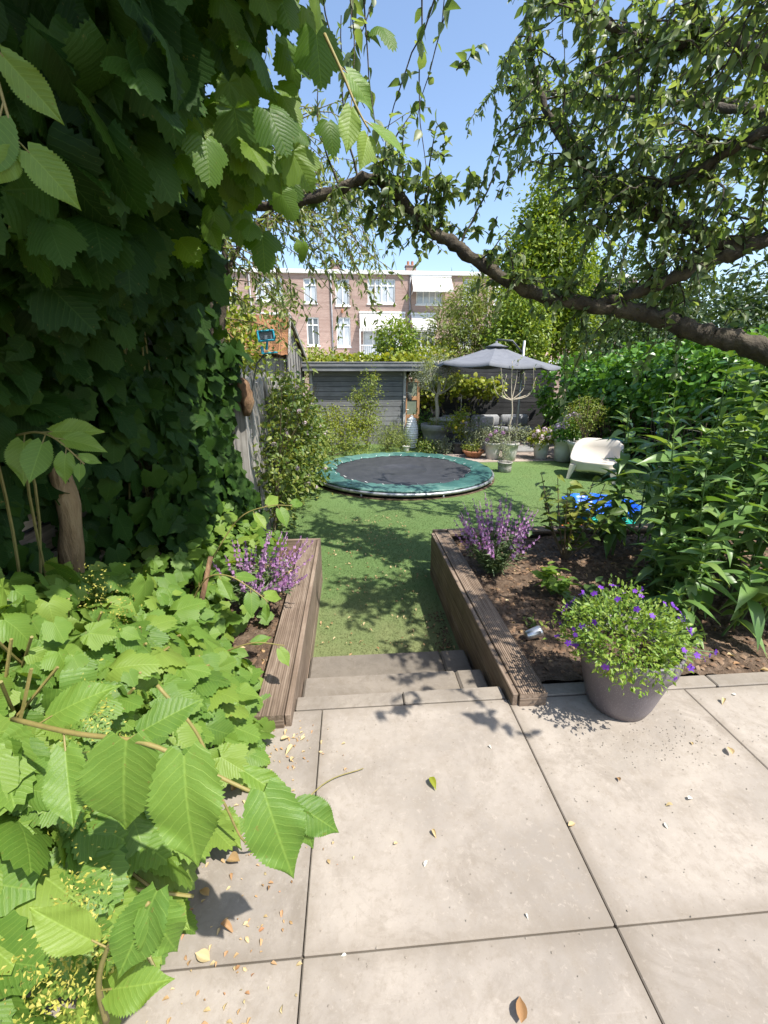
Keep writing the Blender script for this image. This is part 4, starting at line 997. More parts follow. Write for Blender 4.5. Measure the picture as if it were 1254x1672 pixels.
T_fl4 = [flower_disc(4, .1)]

def rvec(n, s=1.0): return rng.normal(size=(n, 3))*s

# ---- pear tree: limbs, twigs, leaves
pt = empty('pear_tree', (4.3, 2.4, LAWN), 'old pear tree whose mossy limbs arch over the garden from the right', 'tree')
limbs = [
 ([(4.3, 2.4, LAWN), (4.15, 2.5, .6), (3.7, 2.75, 1.35), (2.94, 3.0, 1.77), (2.56, 3.15, 1.9), (2.22, 3.3, 2.04), (1.86, 3.45, 2.12), (1.44, 3.6, 2.22), (1.11, 3.7, 2.4), (.84, 3.8, 2.59), (.61, 3.9, 2.75), (.37, 3.95, 2.99), (.18, 4.0, 3.08), (-.21, 4.1, 2.98), (-.67, 4.2, 2.93), (-1.0, 4.3, 2.97), (-1.3, 4.35, 3.05)], .17, .028),
 ([(3.7, 2.75, 1.35), (3.3, 2.85, 2.1), (2.9, 2.95, 2.45), (2.53, 3.1, 2.38), (2.28, 3.2, 2.26), (2.05, 3.35, 2.17), (1.84, 3.46, 2.12)], .055, .034),
 ([(2.62, 3.08, 2.40), (2.37, 3.3, 2.61), (2.16, 3.5, 2.77), (1.91, 3.7, 3.02), (1.68, 3.9, 3.32), (1.47, 4.1, 3.83), (1.4, 4.2, 4.4)], .055, .018),
 ([(3.3, 2.85, 2.1), (3.0, 2.9, 2.9), (2.56, 3.0, 3.02), (2.27, 3.2, 2.87), (2.12, 3.4, 2.87), (1.97, 3.6, 2.9), (1.8, 3.8, 3.0)], .05, .016),
 ([(3.0, 2.9, 2.9), (2.75, 2.95, 3.3), (2.49, 3.0, 3.35), (2.26, 3.2, 3.57), (2.06, 3.4, 3.62), (1.76, 3.6, 3.84), (1.5, 3.9, 4.2)], .045, .014),
 ([(3.3, 2.85, 2.1), (3.6, 3.4, 3.0), (3.5, 4.2, 3.7), (3.1, 5.0, 4.2), (2.6, 5.8, 4.5)], .07, .02),
 ([(3.6, 3.4, 3.0), (4.2, 4.4, 3.6), (4.4, 5.6, 4.1), (4.1, 6.6, 4.4)], .05, .016),
 ([(3.5, 4.2, 3.7), (2.7, 4.6, 3.95), (2.2, 5.0, 4.15), (1.7, 5.6, 4.5)], .035, .012),
 ([(3.7, 2.75, 1.35), (3.9, 2.1, 2.2), (3.9, 1.3, 3.0), (3.3, .7, 3.4)], .08, .02),
 ([(3.9, 1.7, 2.6), (3.0, 1.6, 3.0), (2.3, 1.45, 2.95), (1.75, 1.3, 2.8)], .04, .012),
 ([(3.0, 2.9, 2.9), (2.5, 2.4, 3.3), (1.9, 2.1, 3.4), (1.45, 2.0, 3.35)], .03, .012),
]
r = np.random.default_rng(21); spawn = []; tips_w = []
for li, (pts, ra, rb_) in enumerate(limbs):
    c = bez(pts, len(pts)*9); n_ = len(c); rad = ra+(rb_-ra)*np.linspace(0, 1, n_)**.7
    if li == 0: rad = np.interp(np.linspace(0, 1, n_), [0, .12, .2, .45, .75, 1], [.15, .10, .07, .046, .039, .026])
    wob = 1+.10*np.sin(np.arange(n_)*1.7+li)+.06*r.normal(size=n_)
    c2 = c + r.normal(size=c.shape)*rad[:, None]*.12
    mb = MB(); mb.tube(c2, rad*wob, 14); mb.v[0] = mb.v[0] + r.normal(size=mb.v[0].shape)*np.repeat(rad, 14)[:, None]*.085; mb.build('trunk' if li == 0 else 'limb', M['barkwood'], pt, True)
    s0 = int(n_*(.27 if li == 0 else .3))
    for i in range(s0, n_): spawn.append((c[i], nrm(c[min(i+1, n_-1)]-c[i-1]), li, (i-s0)/(n_-s0)))
# how thick the crown is along each limb (the arch to the left is sparse)
dens = {0: 1.35, 1: 1.3, 2: 2.6, 3: 3.7, 4: 4.6, 5: 3.4, 6: 3.4, 7: 3.2, 8: .5, 9: 7.0, 10: 5.5}
twmb = MB(); LP = []; LD = []; LN = []; LS = []
def twig_run(start, d, L, steps, grav, leafsz, nleaf, rad, arr, jit=.28):
    p = np.array(start, float); d = nrm(d); pts = [p.copy()]
    for k in range(steps):
        d = nrm(d + r.normal(size=3)*jit + [0, 0, grav]); p = p + d*L/steps; pts.append(p.copy())
        for _ in range(nleaf):
            q = pts[-2] + (pts[-1]-pts[-2])*r.random()
            ld = nrm(d*.4 + r.normal(size=3)*.8 + [0, 0, -.55]); arr[0].append(q); arr[1].append(ld); arr[2].append(nrm(r.normal(size=3)*.6+[.2, -.3, .75])); arr[3].append(leafsz*r.uniform(.6, 1.25))
    twmb.tube(pts, np.linspace(rad, rad*.35, len(pts)), 4, cap=False); return pts
arr = (LP, LD, LN, LS)
for (p, t, li, f) in spawn:
    if li == 9 and f < .1: continue
    dn = dens[li]*(1.0 if li else (1.1 if f < .45 else .75))
    for _ in range(r.poisson(dn*.28)):
        d = nrm(r.normal(size=3)*[1, 1, .7] + [0, 0, .55 if li else .75])
        L = r.uniform(.25, .7)*(1 if li else .55)
        pts = twig_run(p, d, L, 6, -.10 if li else .02, .070, 3, .009, arr)
        for b in range(2 if li else 1):
            q = pts[r.integers(2, len(pts))]
            twig_run(q, r.normal(size=3)+[0, 0, -.2], r.uniform(.15, .4), 5, -.22, .068, 3, .005, arr)
# long hanging shoots on the far right and water shoots off the arch
for _ in range(70):
    p = spawn[r.integers(len(spawn))]
    if p[2] in (0, 8, 9, 10): continue
    twig_run(p[0]+[0, 0, -.0], r.normal(size=3)*.5+[0, 0, .1], r.uniform(.6, 1.1), 12, -.32, .068, 4, .006, arr, .2)
for (p, h) in (((.62, 3.9, 2.8), .55), ((.9, 3.8, 2.6), .75), ((.1, 4.0, 3.08), .9), ((-.05, 4.05, 3.05), .6), ((.3, 3.97, 3.05), .7), ((.42, 3.93, 2.95), .45), ((1.3, 3.65, 2.3), .4), ((-.4, 4.15, 2.97), .5)):
    twig_run(p, (r.normal()*.2, r.normal()*.2, 1), h, 9, .05, .065, 3, .009, arr, .12)
for k in range(44):                                            # tight spur clusters at the bend of the arch
    p = np.array([.62, 3.9, 2.78])+r.normal(size=3)*[.33, .1, .2]; p[2] = 2.72+abs(r.normal())*.32
    twig_run(p, r.normal(size=3)+[0, 0, .5], .2, 4, 0, .078, 4, .006, arr, .5)
for k in range(15):                                            # sprigs hanging in from above, at the top of the picture
    x = r.uniform(-.25, .75); twig_run((x, r.uniform(2.5, 3.1), 3.85+r.random()*.25), (r.normal()*.1, r.normal()*.1, -1), r.uniform(.55, 1.15), 10, -.1, .075, 2, .006, arr, .14)
for p_ in ((1.42, .98, 2.35), (1.7, 1.12, 2.6), (1.3, 1.2, 2.5), (1.62, .92, 2.75)):
    twig_run(p_, (.3, -.2, .3), .45, 6, 0, .06, 5, .006, arr, .45)
twig_run((1.15, 1.05, 1.95), (.3, -.5, .5), .5, 6, 0, .06, 5, .006, arr, .3)
twig_run((1.45, .85, 2.1), (.3, -.5, .4), .5, 6, 0, .06, 5, .006, arr, .3)
o = twmb.build('twigs', M['barkwood'], pt); o['kind'] = 'stuff'
leaves(pt, T_pear, LP, LD, LN, LS, M['pear'], 300)
print('pear leaves', len(LP))

# ---- hop vine on the left: trunk, wall of leaves, overhead curtain
hv = empty('hop_vine', (-1.53, 2.25, 0), 'dark hop vine covering the left fence and hanging overhead', 'vine')
mb = MB(); mb.tube(bez([(-1.50, 2.22, -.03), (-1.53, 2.2, .35), (-1.49, 2.2, .7), (-1.44, 2.2, 1.0), (-1.48, 2.25, 1.4), (-1.4, 2.3, 2.0)], 26), np.linspace(.066, .04, 26)*(1+.08*np.sin(np.arange(26)*1.3)), 12); mb.build('trunk', M['trunk_tan'], hv, True)
r = np.random.default_rng(31); P = []; D = []; N_ = []; S = []
def addl(p, d, n_, s): P.append(p); D.append(d); N_.append(n_); S.append(s)
for _ in range(2600):                                          # wall
    y = r.uniform(1.2, 4.55); z = r.uniform(.30, 3.3)
    if y < 2.75 and z < 1.05 and r.random() < .93: continue
    if y > 3.1 and z < 1.0 and r.random() < .35: continue
    front = -1.33 + .26*math.sin(y*2.3+.4)*math.sin(z*2.1) + .12*smoothstep(1.2, 2.4, z) + .10*smoothstep(3.2, 4.4, y)
    if y > 4.15 and z > 1.95 and z < 2.75: continue
    x = front - abs(r.normal())*.13
    addl((x, y, z), nrm(r.normal(size=3)*.45+[.25, -.1, -.9]), nrm(r.normal(size=3)*.35+[.85, -.35, .45]), r.uniform(.09, .18))
for _ in range(1750):                                          # overhead curtain
    y = r.uniform(1.35, 3.5); xe = -.27*y - .08 + .08*math.sin(y*5.3)      # the curtain's ragged right edge
    u = r.random(); x = -1.7 + (xe+1.7)*u; 
    lo = 2.0 + .34*smoothstep(-1.0, -.25, x) + .12*math.sin(x*7+y*3); z = lo + abs(r.normal())*.40
    if x > xe-.22 and r.random() < .35: continue
    addl((x, y, z), nrm(r.normal(size=3)*.42+[.25, -.1, -1]), nrm(r.normal(size=3)*.5+[.5, -.5, .5]), r.uniform(.10, .19))
for _ in range(1400):                                          # unseen upper layers above the picture, added to shade the leaves below
    y = r.uniform(.75, 3.7); x = r.uniform(-1.7, -.15 if y < 2.3 else -.55); z = r.uniform(3.0, 3.75)
    if y > 2.6: z += .35
    addl((x, y, z), nrm(r.normal(size=3)*[1, 1, .4]+[0, 0, -.3]), nrm(r.normal(size=3)*.4+[.2, -.2, 1]), r.uniform(.14, .22))
for _ in range(260):
    addl((r.uniform(-1.63, -1.5), r.uniform(1.3, 3.2), r.uniform(.35, 1.15)), nrm(r.normal(size=3)*.45+[.25, -.1, -.9]), nrm(r.normal(size=3)*.35+[.85, -.35, .45]), r.uniform(.07, .14))
for _ in range(420):
    y = r.uniform(3.7, 4.68); z = r.uniform(.0, 1.75); x = -1.12 + .1*math.sin(z*4+y*3) - abs(r.normal())*.09 - .12*smoothstep(1.0, 1.75, z)
    if y > 4.45 and z > .9 and r.random() < .7: continue
    addl((x, y, z), nrm(r.normal(size=3)*.45+[.25, -.1, -.9]), nrm(r.normal(size=3)*.35+[.6, -.6, .45]), r.uniform(.08, .15))
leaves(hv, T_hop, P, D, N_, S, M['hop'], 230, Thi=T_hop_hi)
P = []; D = []; N_ = []; S = []
for (cx, cy, cz, n_) in ((-.16, 1.95, 2.82, 10), (-.36, 2.0, 2.50, 12), (-.3, 2.1, 2.85, 14), (.06, 1.75, 2.86, 6), (-.5, 1.9, 2.40, 10), (-.28, 2.2, 2.62, 12), (-.44, 2.3, 2.66, 12), (-.42, 2.15, 2.38, 9), (-.6, 2.4, 2.55, 14), (-.66, 2.5, 2.8, 14), (-.75, 2.8, 2.6, 12), (-.5, 2.2, 2.95, 14), (-.62, 2.2, 2.3, 8), (-.85, 3.1, 2.75, 12)):
    for _ in range(n_): addl(np.array([cx, cy, cz])+r.normal(size=3)*[.09, .12, .13], nrm(r.normal(size=3)*.3+[.4, -.1, -.9]), nrm(r.normal(size=3)*.4+[.3, -.8, .3]), r.uniform(.08, .15))
leaves(hv, T_hop, P, D, N_, S, M['hop_lit_tone'], len(P), Thi=T_hop_hi)
vm = MB()
for k in range(16):
    y = r.uniform(1.3, 4.4); z1 = r.uniform(1.6, 2.8)
    vm.tube(bez([(-1.5, y+r.normal()*.2, r.uniform(.2, .8)), (-1.42, y, z1*.6), (-1.4, y+r.normal()*.15, z1), (-1.45, y-.1+r.normal()*.2, z1+.4)], 14), .006, 5)
o = vm.build('stems', M['vine'], hv); o['kind'] = 'stuff'
# sunlit young shoot on the wall
def sprig(root, pts, sizes, mat, rad=.005, side=.7, Ts=None, face=(.2, -.7, .7), nm='leaf'):
    c = bez(pts, 24); m_ = MB(); m_.tube(c, np.linspace(rad, rad*.5, 24), 6); m_.build('shoot', M['vine'], root, True)
    base = wloc(root); Ts = Ts or T_hero; ms = [tmesh('leaf', T, mat) for T in Ts]
    for i, (t, s, sd) in enumerate(sizes):
        k = min(22, int(t*23)); d = nrm(c[k+1]-c[k]); lat = nrm(np.cross(d, face))*sd
        dd = nrm(d*.55 + lat*side + np.array([0, 0, -.35])+r.normal(size=3)*.12)
        X, Y, Z = frames(dd[None], np.array([face])+r.normal(size=(1, 3))*.22); p = c[k]+dd*s*.25
        m_ = MB(); m_.tube([c[k], c[k]+dd*s*.27], s*.014, 5); m_.build('petiole', M['vine'], root)
        Mx = np.eye(4); Mx[:3, 0] = X[0]*s; Mx[:3, 1] = Y[0]*s; Mx[:3, 2] = Z[0]*s; Mx[:3, 3] = p-base
        o = link(nm, ms[i % len(ms)], root); o.matrix_local = Matrix(Mx.tolist())
sprig(hv, [(-1.25, 1.72, 1.42), (-1.12, 1.64, 1.44), (-1.02, 1.58, 1.42), (-.93, 1.55, 1.34)], [(.15, .16, 1), (.35, .17, -1), (.5, .15, 1), (.65, .13, -1), (.8, .10, 1), (.9, .07, -1), (.98, .06, 1)], M['hop_fresh'])
sprig(hv, [(-.74, 1.22, 2.55), (-.73, 1.2, 2.35), (-.715, 1.19, 2.2), (-.70, 1.18, 2.1)], [(.2, .12, 1), (.45, .13, -1), (.7, .14, 1), (.95, .12, -1), (.97, .08, 1)], M['hop_fresh'], face=(.5, -.8, .2))
sprig(hv, [(-.05, 1.7, 2.62), (.0, 1.64, 2.50), (.04, 1.6, 2.40), (.08, 1.58, 2.33)], [(.3, .12, -1), (.6, .13, 1), (.85, .13, -1), (.98, .10, 1)], M['hop_fresh'], face=(.2, -.9, .3))

# ---- foreground hop / bramble mound
hm = empty('hop_mound', (-1.0, 1.1, 0), 'sunlit fresh green hop shoots spilling onto the terrace at left', 'vine')
r = np.random.default_rng(41); P = []; D = []; N_ = []; S = []
def mtop(x, y):
    xr = -.56 - .10*math.sin(y*3.2) - .13*smoothstep(1.0, .5, y); xl = -1.35
    u = np.clip((x-xl)/(xr-xl), 0, 1); hgt = .96 - .20*smoothstep(1.25, 1.95, y) - .12*smoothstep(.85, .4, y)
    return hgt*(1-u**2.2)**.75
for _ in range(1150):
    x = r.uniform(-1.6, -.42); y = r.uniform(.30, 2.0)
    zt = mtop(x, y)
    if zt < .03: continue
    if x < -1.38 and y > 1.7: continue
    z = max(.02, zt*(1-abs(r.normal())*.16) + .04*r.normal())
    e = .03; gx = (mtop(x+e, y)-mtop(x-e, y))/(2*e); gy = (mtop(x, y+e)-mtop(x, y-e))/(2*e); nn = nrm([-gx, -gy-.35, 1.1])
    dn = nrm(np.array([gx, gy, -.6])*-1*[1, 1, -1] + r.normal(size=3)*.6 + [.2, -.25, -.45])
    addl((x, y, z), dn, nrm(nn+r.normal(size=3)*.38), r.uniform(.055, .165)*(1.12 if y < 1.1 else .88))
leaves(hm, T_hop, P, D, N_, S, M['hop_fresh'], 300, Thi=T_hop_hi)
sm = MB()
for k in range(40):
    x = r.uniform(-1.4, -.7); y = r.uniform(.5, 1.8); sm.tube(bez([(x, y, .0), (x+.1*r.normal(), y+.1*r.normal(), .35), (x+.25, y-.1, max(.15, mtop(x+.2, y)))], 10), .005, 5)
o = sm.build('stems', M['vine'], hm); o['kind'] = 'stuff'
# hero shoot reaching over the terrace
c = [(-.80, .86, .88), (-.60, .76, .925), (-.42, .70, .945), (-.30, .675, .89), (-.20, .66, .835), (-.13, .655, .80)]
sprig(hm, c, [(.12, .14, -1), (.2, .15, 1), (.38, .12, -1)], M['hop_fresh'], .006)
def hero(root, p, tip, face, wfac, mat, T):
    p = np.array(p); tip = np.array(tip); d = tip-p; s = np.linalg.norm(d)
    X, Y, Z = frames(nrm(d)[None], np.array([face], float)); Mx = np.eye(4)
    Mx[:3, 0] = X[0]*s*wfac; Mx[:3, 1] = Y[0]*s; Mx[:3, 2] = Z[0]*s; Mx[:3, 3] = p-wloc(root)
    o = link('leaf', tmesh('leaf', T, mat), root); o.matrix_local = Matrix(Mx.tolist())
#heroes
hero(hm, (-.46, .705, .95), (-.475, .63, .77), (.15, -.75, .6), 1.15, M['hop_fresh'], T_hero[3])
hero(hm, (-.335, .665, .945), (-.31, .545, .775), (.05, -.7, .75), 1.0, M['hop_fresh'], T_hero[0])
hero(hm, (-.19, .655, .85), (-.125, .555, .725), (.1, -.6, .8), 1.05, M['hop_fresh'], T_hero[0])
hero(hm, (-.235, .695, .86), (-.13, .66, .80), (.25, -.3, .9), .75, M['hop_fresh'], T_hero[1])
hero(hm, (-.125, .655, .805), (-.035, .63, .755), (.1, -.5, .85), 1.0, M['hop_fresh'], T_hero[0])
hero(hm, (-.125, .65, .80), (-.09, .61, .735), (.3, -.6, .5), .7, M['hop_fresh'], T_hero[3])
hero(hm, (-.335, .50, .84), (-.39, .44, .735), (.3, -.6, .7), 1.1, M['hop_fresh'], T_hero[1])
hero(hm, (-.345, .49, .82), (-.30, .46, .72), (.3, -.6, .7), 1.0, M['hop_fresh'], T_hero[0])
sprig(hm, [(-.50, .52, .45), (-.47, .50, .62), (-.42, .50, .74), (-.345, .49, .83)], [(.3, .11, 1), (.6, .12, -1)], M['hop_fresh'], .006)
sprig(hm, [(-.95, 2.2, .35), (-.8, 2.15, .58), (-.66, 2.1, .62), (-.52, 2.05, .55), (-.45, 2.02, .5)], [(.2, .12, -1), (.4, .13, 1), (.55, .12, -1), (.7, .12, 1), (.85, .11, -1), (.98, .09, 1)], M['hop_fresh'], face=(.2, -.5, .8))
sprig(hm, [(-.95, 2.7, .45), (-.75, 2.75, .72), (-.55, 2.75, .80), (-.40, 2.75, .80)], [(.3, .14, -1), (.5, .13, 1), (.65, .14, -1), (.8, .13, 1), (.98, .11, -1)], M['hop_fresh'], face=(.2, -.5, .8))
sprig(hm, [(-.75, 1.95, .22), (-.62, 1.92, .3), (-.5, 1.9, .34), (-.36, 1.88, .33)], [(.3, .09, 1), (.55, .10, -1), (.95, .10, 1)], M['hop_fresh'], face=(.2, -.5, .8))
m_ = MB(); m_.tube(bez([(-.62, 1.15, .72), (-.50, 1.10, .56), (-.44, 1.07, .30), (-.36, 1.1, .06), (-.15, 1.35, .02), (.02, 1.42, .012)], 40), np.linspace(.006, .0018, 40), 6); m_.build('runner', M['vine'], hm, True)
# hop flower panicles
P = []; D = []; N_ = []; S = []
for _ in range(700):                                           # leaves spreading through the left bed
    y = r.uniform(1.75, 3.9); x = -1.5 + (.60+.36*math.sin(y*4.1)**2*(y < 2.6))*r.random()**.7 + .25*(y > 3.2)*r.random(); zt = .30+.25*(x < -1.05)
    z = max(.02, zt*r.random()**.6 - .25*max(0, x+.9))
    addl((x, y, z), nrm(r.normal(size=3)*.6+[.4, -.3, -.3]), nrm(r.normal(size=3)*.35+[.25, -.35, 1]), r.uniform(.05, .11))
leaves(hm, T_hop, P, D, N_, S, M['hop_fresh'], 0, bulk='bed_shoots')
P = []; D = []; N_ = []; S = []
for (x, y, z, n_) in ((-.98, 1.55, .86, 150), (-.88, 1.5, .78, 130), (-.76, 1.05, .72, 170), (-.68, .95, .64, 150), (-.6, .66, .56, 200), (-.56, .6, .46, 200), (-.58, .52, .6, 150), (-.62, .57, .50, 150), (-.66, .8, .68, 110)):
    for _ in range(n_):
        addl(np.array([x, y, z])+r.normal(size=3)*[.033, .033, .05], nrm(r.normal(size=3)+[0, 0, -.5]), r.normal(size=3), r.uniform(.006, .013))
leaves(hm, T_small, P, D, N_, S, M['hopflower'], 0, bulk='flower_panicles')
stk = empty('garden_stick', (-.95, 2.45, 0), 'brown broken stick poking up among the hop shoots', 'stick')
m_ = MB(); m_.tube([(-1.02, 2.40, -.03), (-.96, 2.43, .25), (-.88, 2.5, .56)], [.014, .016, .015], 8); m_.build('stick_body', M['log'], stk, True)

# ---- lance leaved shrub at right
ls = empty('lance_leaved_shrub', (2.75, 2.85, 0), 'tall shrub with long pointed green leaves in the right bed', 'shrub')
r = np.random.default_rng(51); P = []; D = []; N_ = []; S = []; sm = MB()
stems = []
for k in range(84):
    bx, by = r.uniform(2.36, 3.8), r.uniform(2.2, 3.75)
    if k < 8: bx, by = r.uniform(2.1, 2.5), r.uniform(2.3, 2.75)
    edge = smoothstep(2.0, 2.65, bx) ; h = r.uniform(.55, 1.0)*(.55+.72*edge)*(1+.25*smoothstep(2.6, 3.2, bx))*1.28
    if by < 2.35: h *= .62
    lx = (bx-2.75)*.22 - .03; ly = (by-3.0)*.2 - .1
    stems.append((bx, by, h, lx, ly))
for (bx, by, h, lx, ly) in stems:
    c = bez([(bx, by, -.02), (bx+lx*.4+r.normal()*.03, by+ly*.4+r.normal()*.03, h*.5), (bx+lx+r.normal()*.04, by+ly+r.normal()*.04, h)], 16)
    sm.tube(c, np.linspace(.008, .004, 16), 5, cap=False); a0 = r.uniform(0, 6)
    nl = int(8+h*12)
    for i in range(nl):
        t = .28+.72*(i/(nl-1))**.8; k = min(15, int(t*15)); p = c[k]; an = a0+i*2.4
        lift = -.25+.95*smoothstep(.5, 1.0, t)
        d = nrm([math.cos(an), math.sin(an), lift+r.normal()*.12]); s = r.uniform(.14, .26)*(1-.45*smoothstep(.9, 1, t))
        nn = nrm(np.cross(np.cross(d, [0, 0, 1]), d)+r.normal(size=3)*.2); addl(p, d, nn, s)
    for i in range(5):
        an = r.uniform(0, 6.28); addl(c[-1], nrm([math.cos(an)*.5, math.sin(an)*.5, 1]), nrm([-math.cos(an), -math.sin(an), .6]), r.uniform(.05, .1))
o = sm.build('stems', M['greenstem'], ls); o['kind'] = 'stuff'
leaves(ls, T_lance, P, D, N_, S, M['lance'], 300)

# ---- violet flowers in the foreground pot
r = np.random.default_rng(61); P = []; D = []; N_ = []; S = []
ctr = np.array([PX-.05, PY_-.02, .39])
for _ in range(3400):
    d = nrm(r.normal(size=3)*[1, 1, .75]+[0, 0, .35]); d[2] = max(d[2], -.22); rad = r.uniform(.45, 1.0)**.6
    p = ctr + d*np.array([.29, .26, .24])*rad*(1+.22*math.sin(3*math.atan2(d[1], d[0])+1)*math.cos(d[2]*4)) + r.normal(size=3)*.022
    if p[2] < .36 and math.hypot(p[0]-PX, p[1]-PY_) < .245: p[2] = .37+r.random()*.04
    addl(p, nrm(d+r.normal(size=3)*.9), nrm(r.normal(size=3)*.6+[0, -.2, 1]), r.uniform(.014, .036))
leaves(pp, T_small, P, D, N_, S, M['petunia_leaf'], 0)
P = []; D = []; N_ = []; S = []
for k in range(62):
    d = nrm(r.normal(size=3)*[1, 1, .6]+[.12, .15, .45]); d[2] = max(d[2], -.05); p = ctr + d*np.array([.31, .28, .27])
    if k in (0, 1, 2): p = np.array([.99+.04*k, 1.64+.02*k, .44+.03*k]); d = nrm([-.5, -.7, .5])
    if k in (3, 4, 5): p = np.array([1.66, 1.66-.02*k, .34+.035*(k-3)]); d = nrm([.5, -.6, .3])
    n_ = nrm(d+r.normal(size=3)*.4+[0, -.5, .2]); addl(p, np.cross(n_, r.normal(size=3)), n_, r.uniform(.020, .038))
leaves(pp, T_fl5, P, D, N_, S, M['purple'], 62, name='flower')
sm = MB()
for p in P: sm.tube([ctr+(np.array(p)-ctr)*.5, p], .0025, 4, cap=False)
o = sm.build('flower_stalks', M['greenstem'], pp); o['kind'] = 'stuff'

# ---- wallflowers (mauve) in both beds
def wallflower(base, h, spread, nst, label, seed, lean=(0, 0)):
    rt = empty('wallflower', base, label, 'flowering plant'); r = np.random.default_rng(seed); sm = MB()
    LPd = [[], [], [], []]; 
    fl = [[], [], [], []]
    for k in range(nst):
        an = r.uniform(0, 6.28); ro = r.random()**.5*spread; hh = h*r.uniform(.72, 1.05)*(1-.25*(ro/spread)**2)
        c = bez([base, np.array(base)+[math.cos(an)*ro*.5+lean[0]*.4, math.sin(an)*ro*.5+lean[1]*.4, hh*.45], np.array(base)+[math.cos(an)*ro+lean[0], math.sin(an)*ro+lean[1], hh]], 16)
        sm.tube(c, np.linspace(.004, .0015, 16), 4, cap=False)
        for i in range(30):
            t = r.uniform(.12, .72); p = c[int(t*15)]; a2 = r.uniform(0, 6.28); d = nrm([math.cos(a2), math.sin(a2), .5+r.normal()*.3])
            LPd[0].append(p); LPd[1].append(d); LPd[2].append(nrm(r.normal(size=3)*.3+[0, 0, 1])); LPd[3].append(r.uniform(.05, .09))
        F_ = [[], [], [], []]
        for i in range(15):
            t = .62+.38*(i/14); p = c[min(15, int(t*15))]; a2 = i*2.4; n_ = nrm([math.cos(a2), math.sin(a2), .35]); q = p+n_*.013*(1.2-t*.6)
            F_[0].append(q); F_[1].append(np.cross(n_, [.1, .2, 1])); F_[2].append(n_); F_[3].append(r.uniform(.020, .037)*(1.1-.5*(t-.66)/.34))
        T = T_fl4[0]; sk = MB(); sk.tube(c[9:], .0022, 5); sv = sk.v[0]
        m = np_mesh('flower_spike', [(place(T, np.array(F_[0]), nrm(F_[1]), np.array(F_[2]), np.array(F_[3])), T[1], T[2]), (sv[None], sk.f, np.zeros((len(sv), 2)))], M['mauve'], np.array(base)); link('flower_spike', m, rt)
    o = sm.build('stems', M['greenstem'], rt); o['kind'] = 'stuff'
    leaves(rt, T_narrow, *LPd, M['lavender_green'], 0)
M['lavender_green'] = leafmat('grey green narrow leaf', [(.07, .12, .045), (.11, .17, .065), (.17, .22, .10)], .3, .5)
wallflower((1.17, 3.22, .0), .70, .36, 50, 'bushy wallflower with mauve spikes at the right bed corner', 71)
wallflower((-.76, 2.85, .0), .56, .40, 44, 'straggly wallflower with mauve spikes in the left bed', 72, (.14, -.05))

# ---- hydrangea bush and a small seedling in the right bed
def leafy_bush(name, base, h, spread, nst, label, cat, mat, Ts, lsz, seed, parts=0, stem='twig', nleaf=9, up=.2):
    rt = empty(name, base, label, cat); r = np.random.default_rng(seed); sm = MB(); L4 = [[], [], [], []]
    for k in range(nst):
        an = r.uniform(0, 6.28); ro = r.random()**.5*spread; hh = h*r.uniform(.6, 1.05)
        c = bez([base, np.array(base)+[math.cos(an)*ro*.6, math.sin(an)*ro*.6, hh*.5], np.array(base)+[math.cos(an)*ro, math.sin(an)*ro, hh]], 12)
        sm.tube(c, np.linspace(.008, .003, 12)*(h/.7)**.5, 5, cap=False)
        for i in range(nleaf):
            t = .35+.65*(i/max(1, nleaf-1))**.7; a2 = i*2.4+r.normal()*.3; d = nrm([math.cos(a2), math.sin(a2), up+r.normal()*.3])
            L4[0].append(c[min(11, int(t*11))]); L4[1].append(d); L4[2].append(nrm(r.normal(size=3)*.3+[0, 0, 1])); L4[3].append(lsz*r.uniform(.6, 1.2))
    o = sm.build('stems', M[stem], rt); o['kind'] = 'stuff'
    leaves(rt, Ts, *L4, M[mat], parts); return rt
M['bramble_dark'] = leafmat('dark bed leaf', [(.05, .10, .025), (.075, .14, .03), (.12, .19, .045)], .35, .45)
leafy_bush('hydrangea_bush', (1.92, 3.45, .0), .76, .32, 17, 'leggy hydrangea with broad leaves in front of blue sandpit', 'shrub', 'bramble', [leaf_ovate(.62, 2, 6, .2, .2, .4, 1)], .12, 81, 200)
leafy_bush('seedling', (1.52, 2.85, .0), .2, .14, 12, 'small light green seedling on the bed soil', 'plant', 'hop_fresh', [leaf_ovate(.6, 2, 5, .2, .2, .4, 1)], .09, 82, 60, 'greenstem', 6)
leafy_bush('seedling', (1.2, 2.42, .0), .06, .09, 6, 'tiny seedling beside the steel spot lamp', 'plant', 'bramble', T_small, .05, 83, 20, 'greenstem', 4)

for i, (x, y, h, s, n_, lb_) in enumerate(((1.62, 2.5, .26, .2, 14, 'dark low plant in the bed behind the flower pot'), (2.15, 2.62, .34, .26, 18, 'low leafy plant at the foot of the lance leaved shrub'), (1.5, 3.72, .3, .24, 14, 'low plant along the back board of the right bed'), (2.55, 3.9, .42, .3, 18, 'leafy plant in the far corner of the right bed'), (1.95, 2.2, .2, .2, 12, 'small spreading plant right of the flower pot'))):
    leafy_bush('bed_plant', (x, y, .0), h, s, n_, lb_, 'plant', 'bramble_dark', [leaf_ovate(.55, 1, 4, .2, .25, .4), leaf_ovate(.4, 1, 4, .2, .35, .4)], .085, 84+i, 60, 'greenstem', 9)
